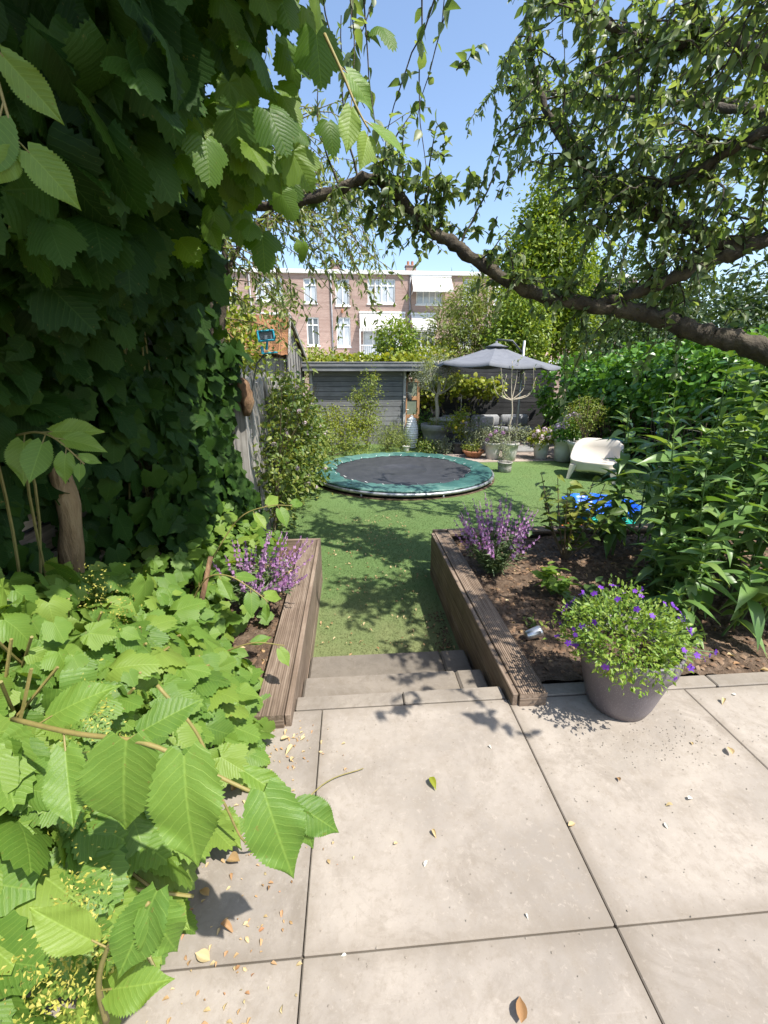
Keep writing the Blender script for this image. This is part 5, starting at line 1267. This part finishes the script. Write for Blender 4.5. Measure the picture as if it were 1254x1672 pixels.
# ---- potted plants on the patio
def potplant(name, c, r0, r1, h, mat, label, rim=.02, rimh=.06):
    rt = empty(name, c, label, 'potted plant'); pot(rt, c, r0, r1, h, mat, rim, rimh); return rt
def cloud(rt, ells, n, per, spread, Ts, mat, s0, s1, shell=.6, seed=1, parts=0, bulk='foliage', name='leaf'):
    P, D, Nn = clumps(ells, n, per, spread, shell, seed=seed); q = np.random.default_rng(seed+500)
    leaves(rt, Ts, P, D, Nn, q.uniform(s0, s1, len(P)), M[mat], parts, name, bulk)
def head(rt, c, rad, mat, seed, name='flower_head'):
    q = np.random.default_rng(seed); d = nrm(q.normal(size=(46, 3))+[0, -.1, .3]); P = np.array(c)+d*rad
    T = T_fl4[0]; m = np_mesh(name, [(place(T, P, np.cross(d, q.normal(size=d.shape)), d, q.uniform(.35, .5, 46)*rad*1.2), T[1], T[2])], M[mat], wloc(rt)); link(name, m, rt)

hy1 = potplant('hydrangea_pot', (4.58, 10.0, LAWN+.012), .145, .19, .40, M['pot_white'], 'smallest white pot with pale pink hydrangea, leftmost of the three')
cloud(hy1, [((4.56, 9.98, .16), (.30, .26, .22))], 420, 7, .05, T_pear, 'yellowgreen', .06, .11, .5, 91)
for i, p in enumerate(((4.38, 9.85, .28), (4.52, 9.8, .34), (4.66, 9.82, .30), (4.75, 9.9, .14), (4.45, 9.75, .17), (4.62, 9.75, .16), (4.33, 9.9, .18))): head(hy1, p, .06, 'pink', 910+i)
hy2 = potplant('hydrangea_pot', (4.98, 9.68, LAWN+.012), .18, .235, .53, M['pot_white'], 'tall white pot with lilac hydrangea, middle of the three')
cloud(hy2, [((4.95, 9.66, .34), (.36, .3, .28))], 560, 7, .06, T_pear, 'ivy', .07, .12, .5, 92)
for i, p in enumerate(((4.72, 9.45, .58), (4.85, 9.4, .66), (4.98, 9.42, .70), (5.1, 9.45, .66), (4.68, 9.5, .44), (4.8, 9.38, .48))): head(hy2, p, .075, 'hydra', 920+i)
bp = potplant('shrub_pot', (5.28, 9.15, LAWN+.003), .30, .43, .56, M['pot_white'], 'widest white pot with a reddish twiggy shrub beside the armchair', .03, .10)
mbs = MB(); q = np.random.default_rng(93)
for k in range(16):
    an = q.uniform(0, 6.28); c = bez([(5.15, 9.1, .1), (5.1+.12*math.cos(an), 9.1+.12*math.sin(an), .5), (5.05+.36*math.cos(an), 9.1+.3*math.sin(an), q.uniform(.8, 1.15))], 10); mbs.tube(c, np.linspace(.014, .005, 10), 5)
o = mbs.build('branches', M['twig'], bp); o['kind'] = 'stuff'
cloud(bp, [((5.05, 9.1, .72), (.42, .36, .40))], 1500, 9, .06, T_small, 'sapling', .03, .06, .35, 94)

op = potplant('olive_tree', (2.30, 11.62, LAWN+.003), .26, .385, .68, M['pot_mid'], 'small olive tree with pale trunk in a wide grey pot', .02, .16)
mb = MB(); mb.tube(bez([(2.30, 11.62, .2), (2.33, 11.6, .6), (2.29, 11.62, .95), (2.36, 11.6, 1.15), (2.34, 11.6, 1.35)], 20), np.linspace(.055, .035, 20)*(1+.12*np.sin(np.arange(20)*1.5)), 10); mb.build('trunk', M['paletwig'], op, True)
for e in ((1.95, 11.5, 1.5), (2.75, 11.5, 1.35), (2.3, 11.6, 1.9), (2.1, 11.7, 1.7), (2.6, 11.6, 1.75)):
    mb = MB(); mb.tube(bez([(2.33, 11.6, 1.05), ((2.33+e[0])/2, 11.6, 1.15), e], 10), np.linspace(.028, .01, 10), 6); mb.build('branch', M['paletwig'], op, True)
cloud(op, [((2.28, 11.6, 1.65), (.62, .5, .40)), ((1.95, 11.55, 1.4), (.4, .35, .35)), ((2.72, 11.6, 1.55), (.32, .3, .3))], 3600, 10, .09, T_narrow, 'olive', .05, .085, .3, 95)
cloud(op, [((2.30, 11.6, .33), (.36, .34, .10))], 500, 8, .04, T_narrow, 'sapling', .05, .09, .3, 96, bulk='underplanting')

lm = potplant('lemon_bush', (2.78, 10.9, LAWN+.012), .16, .20, .30, M['pot_dark'], 'yellow green citrus bush with stake in a dark pot')
cloud(lm, [((2.62, 10.85, .40), (.24, .22, .2)), ((2.88, 10.85, .58), (.24, .22, .24)), ((2.8, 10.9, .2), (.22, .2, .25))], 620, 8, .06, T_pear, 'yellowgreen', .06, .10, .3, 97)
mb = MB(); mb.tube([(2.8, 10.9, -.1), (2.78, 10.9, 1.05)], .009, 6); mb.build('stake', M['paletwig'], lm)
for i, p in enumerate(((2.62, 10.66, .3), (2.8, 10.68, .45))):
    mb = MB(); mb.lathe(p, [(.001, -.04), (.03, -.025), (.036, 0), (.028, .028), (.001, .04)], 12); mb.build('fruit', surf('lemon skin', [(.6, .42, .03), (.66, .5, .05)], 9, .4, .1), lm, True)

lv = potplant('lavender_pot', (3.12, 10.75, LAWN+.012), .17, .21, .28, M['pot_mid'], 'lavender with faint violet spikes in a pot behind the trampoline')
cloud(lv, [((3.12, 10.72, .20), (.40, .34, .30))], 1500, 9, .05, T_narrow, 'lavender', .06, .10, .3, 98)
cloud(lv, [((3.10, 10.68, .42), (.36, .3, .14))], 240, 6, .02, T_small, 'hydra', .02, .035, .5, 99, bulk='flowers')
tb2 = potplant('terracotta_bowl', (3.02, 10.35, LAWN+.012), .17, .26, .17, M['terracotta'], 'low terracotta bowl of greenery at the trampoline edge', .015, .04)
cloud(tb2, [((2.98, 10.33, -.16), (.24, .22, .12))], 420, 8, .04, T_small, 'sapling', .04, .06, .4, 100)
gp = potplant('grey_pot', (3.42, 10.1, LAWN+.012), .15, .19, .40, M['pot_grey'], 'pale grey pot with pink geranium behind the standard tree')
cloud(gp, [((3.42, 10.08, .16), (.28, .25, .22))], 800, 8, .05, T_small, 'lavender', .04, .07, .35, 101)
for i, p in enumerate(((3.25, 9.85, .22), (3.36, 9.82, .30), (3.55, 9.84, .26), (3.2, 9.9, .1))): head(gp, p, .045, 'mauve', 1010+i)
st_ = potplant('standard_tree', (3.76, 9.9, LAWN+.012), .15, .20, .42, M['pot_grey'], 'slim standard tree with bare curving branches in a pale pot')
mb = MB(); mb.tube(bez([(3.76, 9.9, -.05), (3.70, 9.9, .35), (3.74, 9.9, .7), (3.70, 9.9, 1.05)], 16), np.linspace(.022, .017, 16), 8); mb.build('trunk', M['paletwig'], st_, True)
q = np.random.default_rng(102)
LPd = [[], [], [], []]
for e, m_ in (((3.2, 9.85, 1.5), (3.35, 9.9, 1.15)), ((3.38, 9.9, 1.75), (3.5, 9.9, 1.2)), ((3.62, 9.85, 1.85), (3.66, 9.9, 1.4)), ((3.95, 9.9, 1.6), (3.95, 9.9, 1.25)), ((4.22, 9.9, 1.5), (4.1, 9.9, 1.12)), ((4.1, 9.8, 1.72), (4.15, 9.9, 1.2)), ((3.8, 9.95, 1.9), (3.78, 9.95, 1.4)), ((3.5, 9.8, 1.55), (3.45, 9.85, 1.12))):
    c = bez([(3.70, 9.9, 1.0), m_, e], 12); mb = MB(); mb.tube(c, np.linspace(.014, .005, 12), 6); mb.build('branch', M['paletwig'], st_, True)
    for i in range(9):
        p = c[q.integers(6, 12)]+q.normal(size=3)*.03; LPd[0].append(p); LPd[1].append(nrm(q.normal(size=3)+[0, 0, .2])); LPd[2].append(nrm(q.normal(size=3)*.5+[0, 0, 1])); LPd[3].append(q.uniform(.04, .08))
leaves(st_, T_pear, *LPd, M['willow'], 0)
cloud(st_, [((3.80, 9.88, .18), (.26, .22, .22)), ((4.1, 9.95, .28), (.16, .16, .16))], 900, 8, .05, T_small, 'lavender', .03, .055, .3, 103, bulk='underplanting')
cp = potplant('concrete_pot', (3.24, 8.72, LAWN), .135, .15, .22, M['concrete_pot'], 'rough concrete pot with wispy grey plant beside the trampoline', .008, .03)
cloud(cp, [((3.2, 8.7, .06), (.16, .15, .26))], 700, 7, .035, T_narrow, 'lavender', .03, .06, .2, 104)
sm_ = potplant('small_pot', (1.46, 11.3, LAWN), .07, .09, .15, M['pot_white'], 'tiny white pot in front of the ribbed lantern', .008, .03)
cloud(sm_, [((1.5, 11.3, -.16), (.14, .12, .12))], 130, 6, .03, T_small, 'sapling', .03, .05, .3, 105)
for i, (x, y, m, s, lb_) in enumerate(((1.95, 11.0, 'bramble', .3, 'low leafy plants in front of the olive pot'), (2.4, 10.95, 'lavender', .32, 'grey green low plants between olive and lemon pots'), (2.0, 12.4, 'ivy', .42, 'leafy bush behind the olive pot'), (2.75, 12.9, 'lavender', .35, 'grey green herbs behind the round table'))):
    rt = empty('patio_plant', (x, y, LAWN), lb_, 'plant'); h = .3 if i < 2 else .9 if i == 2 else .7
    cloud(rt, [((x, y, LAWN+h*.55), (s, s*.8, h*.6))], 700, 8, .06, T_small, m, .04, .08, .3, 106+i)
    mb = MB(); 
    for k in range(7): mb.tube([(x, y, LAWN-.01), (x+random.uniform(-.6, .6)*s, y+random.uniform(-.5, .5)*s, LAWN+h*.7)], .006, 4)
    o = mb.build('stems', M['greenstem'], rt); o['kind'] = 'stuff'

# ---- border shrubs in front of the shelter
def shrub(name, base, ells, n, per, spread, Ts, mat, s0, s1, label, seed, parts=0, nst=10, stem='twig', shell=.35, cat='shrub'):
    rt = empty(name, base, label, cat); cloud(rt, ells, n, per, spread, Ts, mat, s0, s1, shell, seed, parts); q = np.random.default_rng(seed+7); mb = MB()
    for k in range(nst):
        e = ells[k % len(ells)]; c_, r_ = np.array(e[0]), np.array(e[1])
        mb.tube(bez([base, (np.array(base)+c_)/2+q.normal(size=3)*.05, c_+q.normal(size=3)*r_*.45], 8), np.linspace(.02, .006, 8)*max(.4, min(3, r_[2])), 5, cap=False)
    o = mb.build('stems', M[stem], rt); o['kind'] = 'stuff'; return rt
shrub('upright_shrub', (.45, 11.75, LAWN), [((.45, 11.7, .45), (.45, .35, .45)), ((.42, 11.7, .95), (.42, .32, .28)), ((.52, 11.7, 1.38), (.28, .25, .26)), ((.15, 11.7, 1.02), (.2, .2, .14))], 2600, 9, .07, T_small, 'sapling', .04, .075, 'upright light green shrub against the grey shelter wall', 120)
shrub('golden_shrub', (-.2, 11.5, LAWN), [((-.25, 11.45, .38), (.5, .4, .32)), ((-.45, 11.45, .55), (.24, .24, .2)), ((.2, 11.4, .2), (.4, .3, .3))], 1900, 8, .07, T_small, 'yellowgreen', .045, .08, 'golden yellow green shrub left of the upright one', 121)
shrub('feathery_shrub', (.95, 11.4, LAWN), [((.95, 11.35, -.05), (.42, .35, .36)), ((1.2, 11.4, .0), (.25, .25, .35))], 2200, 9, .06, T_narrow, 'bamboo', .05, .09, 'feathery low green shrub beside the shelter post', 122)
shrub('low_shrub', (-.45, 10.9, LAWN), [((-.6, 10.9, .0), (.55, .45, .42)), ((.1, 10.9, -.15), (.4, .3, .28)), ((-.9, 10.3, .0), (.4, .5, .5))], 2600, 8, .07, T_small, 'sapling', .045, .08, 'low bright green shrub at the trampoline far left', 123)

# ---- bramble hedge on the left
bh_ = empty('bramble_hedge', (-1.0, 7.2, LAWN), 'bramble hedge with faded pink blossom along the left fence', 'hedge')
el = [((-1.0, 5.6, .35), (.28, .45, .7)), ((-.95, 6.3, .5), (.36, .6, .85)), ((-.98, 7.1, .6), (.42, .6, .95)), ((-1.0, 8.0, .6), (.45, .6, .95)), ((-1.05, 8.9, .45), (.5, .6, .8)), ((-1.05, 9.7, .35), (.5, .6, .7)), ((-.8, 7.4, .05), (.38, .8, .4)), ((-.95, 6.6, 1.25), (.28, .4, .32))]
cloud(bh_, el, 9000, 8, .09, [leaf_ovate(.62, 1, 4, .25, .2, .4), leaf_ovate(.55, 1, 3, .2, .3, .4)], 'bramble', .05, .10, .55, 130, 300)
q = np.random.default_rng(131)
for k in range(26):
    e = el[q.integers(len(el))]; d = nrm(q.normal(size=3)*[.4, .8, .7]+[.7, -.5, .2]); head(bh_, np.array(e[0])+d*np.array(e[1])*1.03, .03, 'pink', 1300+k, 'blossom')
mb = MB()
for k in range(40):
    y = q.uniform(5.3, 9.9); mb.tube(bez([(-1.05, y, LAWN), (-.95, y+q.normal()*.1, .5), (-.75+q.normal()*.12, y-.2+q.normal()*.2, q.uniform(.8, 1.5))], 10), np.linspace(.008, .003, 10), 4, cap=False)
o = mb.build('canes', M['twig'], bh_); o['kind'] = 'stuff'
# golden tall shrub behind the fence, at the foot of the thin tree
shrub('golden_tree', (-2.0, 6.8, LAWN), [((-1.75, 6.8, 2.35), (.45, .5, .42)), ((-2.2, 6.8, 2.1), (.5, .5, .6)), ((-1.6, 6.9, 1.9), (.35, .4, .35)), ((-2.0, 6.8, 1.3), (.5, .5, .7))], 2600, 8, .1, T_pear, 'yellowgreen', .07, .11, 'yellow green leafy tree behind the left plank fence', 135, stem='barkwood', cat='tree')
shrub('birch_sapling', (-1.6, 8.3, LAWN), [((-1.15, 8.3, 2.75), (.4, .4, .3)), ((-1.55, 8.3, 2.5), (.4, .4, .35)), ((-1.5, 8.3, 1.6), (.3, .3, .7))], 700, 7, .09, T_pear, 'willow', .06, .1, 'loose pale leaved sapling beside the orange roof', 136, stem='barkwood', cat='tree')

# ---- thin hanging-leaved tree at left
wt = empty('weeping_tree', (-1.75, 4.9, LAWN), 'thin tree with pale hanging leaves rising behind the left fence', 'tree')
r = np.random.default_rng(141); twmb = MB(); arr = ([], [], [], [])
for k, pts in enumerate(([(-1.45, 4.9, LAWN), (-1.42, 4.9, 1.4), (-1.35, 4.9, 2.4), (-1.28, 4.9, 3.1), (-1.38, 4.9, 3.9)], [(-1.4, 4.9, 1.6), (-1.22, 4.9, 2.5), (-1.15, 4.9, 3.2), (-1.0, 5.0, 3.9)], [(-1.36, 4.9, 2.3), (-1.0, 5.2, 3.0), (-.5, 5.5, 3.45), (.1, 5.8, 3.6)], [(-1.3, 4.9, 2.9), (-.9, 5.1, 3.6), (-.5, 5.3, 4.0)])):
    c = bez(pts, 24); mb = MB(); mb.tube(c, np.linspace((.06, .045, .03, .03)[k], .012, 24), 8); mb.build('trunk' if k == 0 else 'limb', M['barkwood'], wt, True)
    for i in range(9, 24):
        for _ in range(3 if k > 1 else 2):
            pts_ = twig_run(c[i], nrm(r.normal(size=3)*.7+[.6, .4, .2]), r.uniform(.5, 1.3), 10, -.14, .085, 2, .006, arr, .16)
for k in range(34):
    twig_run((-1.2+r.random()*1.4, 5.0+r.random()*1.2, 3.0+r.random()*.5), nrm(np.array([.7, .2, -.35])+r.normal(size=3)*.4), r.uniform(.6, 1.3), 11, -.08, .085, 2, .005, arr, .14)
o = twmb.build('twigs', M['twig'], wt); o['kind'] = 'stuff'
leaves(wt, [leaf_ovate(.3, 1, 3, .25, .3, .4), leaf_ovate(.36, 1, 3, .3, .2, .4)], *arr, M['willow'], 200)

# ---- creeper over the right fence
cv = empty('creeper_hedge', (6.6, 8.5, LAWN), 'dense glossy green creeper heaped over the right fence', 'hedge')
el = [((6.35, 10.8, 1.25), (.65, 1.0, .75)), ((6.5, 9.5, 1.4), (.7, .9, .75)), ((6.6, 8.2, 1.5), (.75, .9, .72)), ((6.65, 7.0, 1.45), (.75, .9, .7)), ((6.65, 5.8, 1.4), (.75, .9, .7)), ((6.15, 12.2, 1.1), (.7, .9, .85)), ((6.65, 4.6, 1.3), (.7, .9, .7)), ((6.65, 8.5, .4), (.28, 4.0, .9))]
cloud(cv, el, 13000, 8, .10, T_ivy, 'ivy', .075, .135, .75, 150, 300)
mb = MB(); q = np.random.default_rng(151)
for k in range(60):
    y = q.uniform(5, 12); mb.tube(bez([(6.7, y, LAWN), (6.35+q.normal()*.1, y+q.normal()*.2, .4), (6.2+q.normal()*.1, y+q.normal()*.2, 1.2)], 8), .008, 4, cap=False)
o = mb.build('stems', M['twig'], cv); o['kind'] = 'stuff'
shrub('patio_creeper', (3.4, 13.4, LAWN), [((3.2, 13.3, 1.25), (.8, .3, .35)), ((4.0, 13.3, 1.1), (.7, .3, .3)), ((2.5, 13.3, 1.0), (.4, .3, .45))], 1500, 8, .08, T_ivy, 'yellowgreen', .07, .12, 'light green climber on the black fence under the parasol', 152)
sg = shrub('shelter_roof_ivy', (.4, 13.2, 1.86), [((-.8, 13.0, 1.88), (.6, .5, .10)), ((.3, 13.0, 1.88), (.8, .5, .11)), ((1.3, 13.1, 1.9), (.8, .5, .13)), ((2.0, 13.2, 1.75), (.4, .4, .28))], 2600, 8, .08, T_ivy, 'yellowgreen', .07, .12, 'green climber spread over the shelter roof', 153)

# ---- trees and bushes beyond
def tree(name, base, h, ells, n, per, spread, Ts, mat, s0, s1, label, seed, shell=.45, tr=.14):
    rt = empty(name, base, label, 'tree'); cloud(rt, ells, n, per, spread, Ts, mat, s0, s1, shell, seed, bulk='crown'); q = np.random.default_rng(seed+9)
    b = np.array(base); top = b+[0, 0, h]; mb = MB(); mb.tube(bez([b, b+[.1, 0, h*.4], top], 14), np.linspace(tr, tr*.25, 14), 9); mb.build('trunk', M['barkwood'], rt, True)
    for e in ells[:10]:
        c_ = np.array(e[0]); s = b+[0, 0, max(.2, (c_[2]-b[2])*.55)]; mb = MB(); mb.tube(bez([s, (s+c_)/2+q.normal(size=3)*.1, c_], 8), np.linspace(tr*.5, tr*.12, 8), 6); mb.build('limb', M['barkwood'], rt, True)
    return rt
tree('tall_tree', (7.7, 18, LAWN), 8.0, [((7.5, 18, 7.6), (.7, .7, 1.2)), ((7.3, 18, 6.3), (1.2, 1.1, 1.2)), ((8.0, 18, 5.9), (1.3, 1.2, 1.2)), ((6.8, 18, 5.0), (1.2, 1.2, 1.1)), ((8.5, 18.2, 4.6), (1.5, 1.3, 1.3)), ((7.5, 18, 4.2), (1.5, 1.3, 1.2)), ((6.9, 18, 3.3), (1.3, 1.2, 1.0)), ((8.9, 18, 3.2), (1.4, 1.2, 1.1))], 25000, 10, .2, T_pear, 'talltree', .12, .20, 'tall conical bright green tree right of the house awnings', 160, tr=.2)
tree('bamboo_clump', (4.4, 17.2, LAWN), 4.0, [((4.3, 17, 3.9), (.8, .7, .8)), ((3.6, 17, 3.0), (.8, .7, .9)), ((5.2, 17, 3.2), (.9, .7, .9)), ((4.4, 17, 2.4), (1.2, .8, .9)), ((4.8, 17, 4.4), (.5, .5, .5))], 8500, 10, .16, T_narrow, 'bamboo', .16, .26, 'feathery yellow green bamboo clump in front of the houses', 161, tr=.05)
tree('leafy_tree', (5.9, 15.8, LAWN), 3.6, [((5.9, 15.8, 3.9), (.75, .7, .8)), ((6.3, 15.8, 3.0), (.9, .8, .8)), ((5.5, 15.8, 2.7), (.8, .7, .7)), ((6.0, 15.8, 2.0), (1.1, .8, .7))], 5200, 9, .15, T_pear, 'talltree', .10, .16, 'leafy green tree directly behind the parasol', 162, tr=.1)
tree('round_bush', (1.55, 15.2, LAWN), 2.6, [((1.55, 15, 2.62), (.62, .55, .58))], 2300, 8, .1, T_pear, 'talltree', .08, .13, 'round clipped bush above the shelter roof', 163, .7, .06)
tree('garden_bush', (2.6, 15.6, LAWN), 2.0, [((2.6, 15.6, 2.0), (.9, .6, .45)), ((.2, 15.8, 1.6), (.9, .6, .4)), ((-1.0, 15.6, 1.85), (.8, .6, .4))], 3600, 8, .13, T_pear, 'yellowgreen', .08, .14, 'mixed light bushes in the gardens behind the shelter', 164, .5, .05)
tree('hedge_tree', (9.8, 14.5, LAWN), 3.6, [((8.6, 14, 2.4), (1.2, 1.1, .9)), ((10.0, 14.5, 3.0), (1.4, 1.2, 1.2)), ((11.5, 14, 3.2), (1.6, 1.2, 1.4)), ((9.2, 13, 1.5), (1.3, 1.1, 1.0))], 7500, 9, .17, T_pear, 'darktree', .10, .17, 'dark green tree beyond the creeper covered fence', 165, tr=.12)
tree('hedge_tree', (9.0, 9.3, LAWN), 3.2, [((8.4, 9.3, 2.3), (1.0, 1.2, .9)), ((9.4, 9.6, 3.0), (1.2, 1.2, 1.1)), ((10.5, 9.0, 3.0), (1.3, 1.2, 1.2)), ((8.6, 7.6, 2.1), (1.0, 1.1, .8)), ((9.5, 7.2, 2.8), (1.1, 1.1, 1.0)), ((7.6, 6.5, 1.7), (.8, 1.0, .6))], 9000, 9, .16, T_pear, 'darktree', .09, .15, 'dark leafy tree just over the right fence', 166, tr=.12)
tree('garden_tree', (12.4, 21, LAWN), 6.2, [((12.4, 21, 5.6), (1.6, 1.4, 1.5)), ((13.6, 21, 4.4), (1.8, 1.4, 1.4)), ((11.4, 21, 4.0), (1.5, 1.4, 1.3)), ((12.6, 21, 2.8), (2.4, 1.6, 1.4)), ((15.2, 21, 4.0), (1.8, 1.5, 1.8))], 11000, 10, .22, T_pear, 'darktree', .14, .22, 'broad green tree hiding the right hand houses', 168, tr=.18)
tree('garden_bush', (-4.5, 16, LAWN), 3.0, [((-4.2, 16, 2.6), (1.3, 1.0, .9)), ((-2.6, 16.5, 2.2), (1.0, .8, .6))], 3600, 9, .16, T_pear, 'talltree', .10, .16, 'green bush beyond the orange roofed shed', 167, tr=.1)

# ---- fallen leaves and petals on the terrace
fal = [(.30, 1.35, .055, 'yellowgreen', 'single greenish leaf lying on the middle slab'), (.27, 1.14, .03, 'dry', 'dry leaf below the green leaf on the middle slab'), (.22, 1.02, .022, 'whitepetal', 'pale petal left of centre on the middle slab'),
 (1.32, 1.18, .03, 'whitepetal', 'pale petal farthest right of the pair below the flower pot'), (1.24, 1.16, .03, 'dry', 'slim dry leaf below the flower pot beside a petal'), (1.16, 1.08, .022, 'whitepetal', 'pale petal nearest the long slab joint below the pot'),
 (1.67, 1.36, .05, 'dry', 'curled yellowish leaf on the slab right of the flower pot'), (1.92, 1.69, .04, 'dry', 'dry leaf close to the edging strip at far right'), (2.02, 1.72, .02, 'whitepetal', 'tiny petal close to the edging strip at far right'),
 (.41, .62, .06, 'dry', 'large dry leaf at the bottom edge of the terrace view'), (1.45, .72, .03, 'dry', 'dry leaf in the lower right corner slab'), (.79, 1.12, .03, 'dry', 'dry leaf lying across the long slab joint'),
 (-.05, .80, .018, 'whitepetal', 'white speck on the cross joint at left'), (.52, .86, .015, 'whitepetal', 'tiny white petal above the cross joint'), (1.55, 1.45, .02, 'dry', 'small dry leaf just right of the pot base'), (.12, 1.1, .02, 'dry', 'small dry leaf at the left of the middle slab'),
 (.6, 1.5, .018, 'whitepetal', 'white petal on the middle slab below the steps'), (1.1, 1.3, .025, 'dry', 'dry leaf on the slab below left of the pot'), (-.1, 1.2, .02, 'whitepetal', 'white petal beside the left slab joint'), (1.85, 1.05, .03, 'dry', 'dry leaf at the right picture edge, nearer one'), (2.0, 1.35, .025, 'dry', 'dry leaf at the right picture edge, farther one')]
for i, (x, y, s_) in enumerate(((-.36, 1.60, .04), (-.30, 1.48, .035), (-.42, 1.52, .04), (-.44, 1.42, .04), (-.40, 1.2, .05), (-.47, 1.1, .06), (-.50, .98, .05), (-.44, .9, .05), (-.45, .82, .05), (-.38, 1.3, .03), (-.34, 1.66, .03), (-.25, 1.62, .03), (-.52, 1.35, .05), (-.3, 1.56, .05))):
    fal.append((x, y, s_, 'dry', 'curled dry leaf in the litter under the hop shoots'))
T_f = [leaf_ovate(.5, 2, 6, .35, .25, .4), leaf_ovate(.42, 2, 6, .7, .5, .4), leaf_ovate(.6, 2, 6, .5, -.2, .4)]
r = np.random.default_rng(171); fm = {}
for i, (x, y, s, m, lb_) in enumerate(fal):
    key = (i % 3, m)
    if key not in fm: fm[key] = tmesh('fallen_leaf', T_f[i % 3], M[m])
    o = link('fallen_petal' if m == 'whitepetal' else 'fallen_leaf', fm[key], None, (x, y, .003 + (.02 if i % 3 == 2 else .3)*s))
    o.rotation_euler = (r.normal()*.08, r.normal()*.1, r.uniform(0, 6.28)); o.scale = (s, s, s)
    tag(o, lb_, 'petal' if m == 'whitepetal' else 'leaf', 'litter under the hop shoots' if x < -.2 else None)
# brown husks scattered by the hop
n_ = 260; x = -.38+rng.normal(size=n_)*.12; y = rng.uniform(.6, 1.72, n_); P = np.stack([x, y, np.full(n_, .006)], 1)
me = np_mesh('husk_litter', [(place(T_dry, P, rvec(n_)*[1, 1, .08], rvec(n_, .25)+[0, 0, 1], rng.uniform(.006, .022, n_)), T_dry[1], T_dry[2])], M['dry'], np.zeros(3))
tag(link('husk_litter', me), 'small brown husks scattered on slabs beside the hop shoots', 'litter', kind='stuff')
n_ = 500; x = rng.uniform(-.3, 2.3, n_); y = rng.uniform(.5, 1.78, n_); near = rng.random(n_) < .45; x = np.where(near, PX+.1+rng.normal(size=n_)*.22, x); y = np.where(near, 1.46+rng.normal(size=n_)*.08, y); P = np.stack([x, y, np.full(n_, .003)], 1)
me = np_mesh('grit', [(place(cr, P, rvec(n_)*[1, 1, .08], rvec(n_, .2)+[0, 0, 1], rng.uniform(.002, .006, n_)), cr[1], cr[2])], M['kerb'], np.zeros(3))
tag(link('grit', me), 'fine grit and crumbs sprinkled over the terrace slabs', 'grit', kind='stuff')
n_ = 320; x = rng.uniform(-.30, .76, n_); y = rng.uniform(2.55, 6.0, n_); P = np.stack([x, y, np.full(n_, LAWN+.018)], 1)
me = np_mesh('lawn_litter', [(place(T_dry, P, rvec(n_)*[1, 1, .1], rvec(n_, .3)+[0, 0, 1], rng.uniform(.012, .035, n_)), T_dry[1], T_dry[2])], M['dry'], np.zeros(3))
tag(link('lawn_litter', me), 'tiny dry leaves sprinkled on the turf path', 'litter', kind='stuff')
n_ = 170; x = .56+.21*rng.random(n_)**.5; y = rng.uniform(2.62, 3.3, n_); z = np.where(y < 2.2, -.13, np.where(y < 2.59, -.265, LAWN+.012)); P = np.stack([x, y, z+.004], 1)
me = np_mesh('corner_litter', [(place(T_dry, P, rvec(n_)*[1, 1, .1], rvec(n_, .3)+[0, 0, 1], rng.uniform(.012, .03, n_)), T_dry[1], T_dry[2])], M['bark'], np.zeros(3))
tag(link('corner_litter', me), 'brown litter gathered along the right bed wall by the steps', 'litter', kind='stuff')
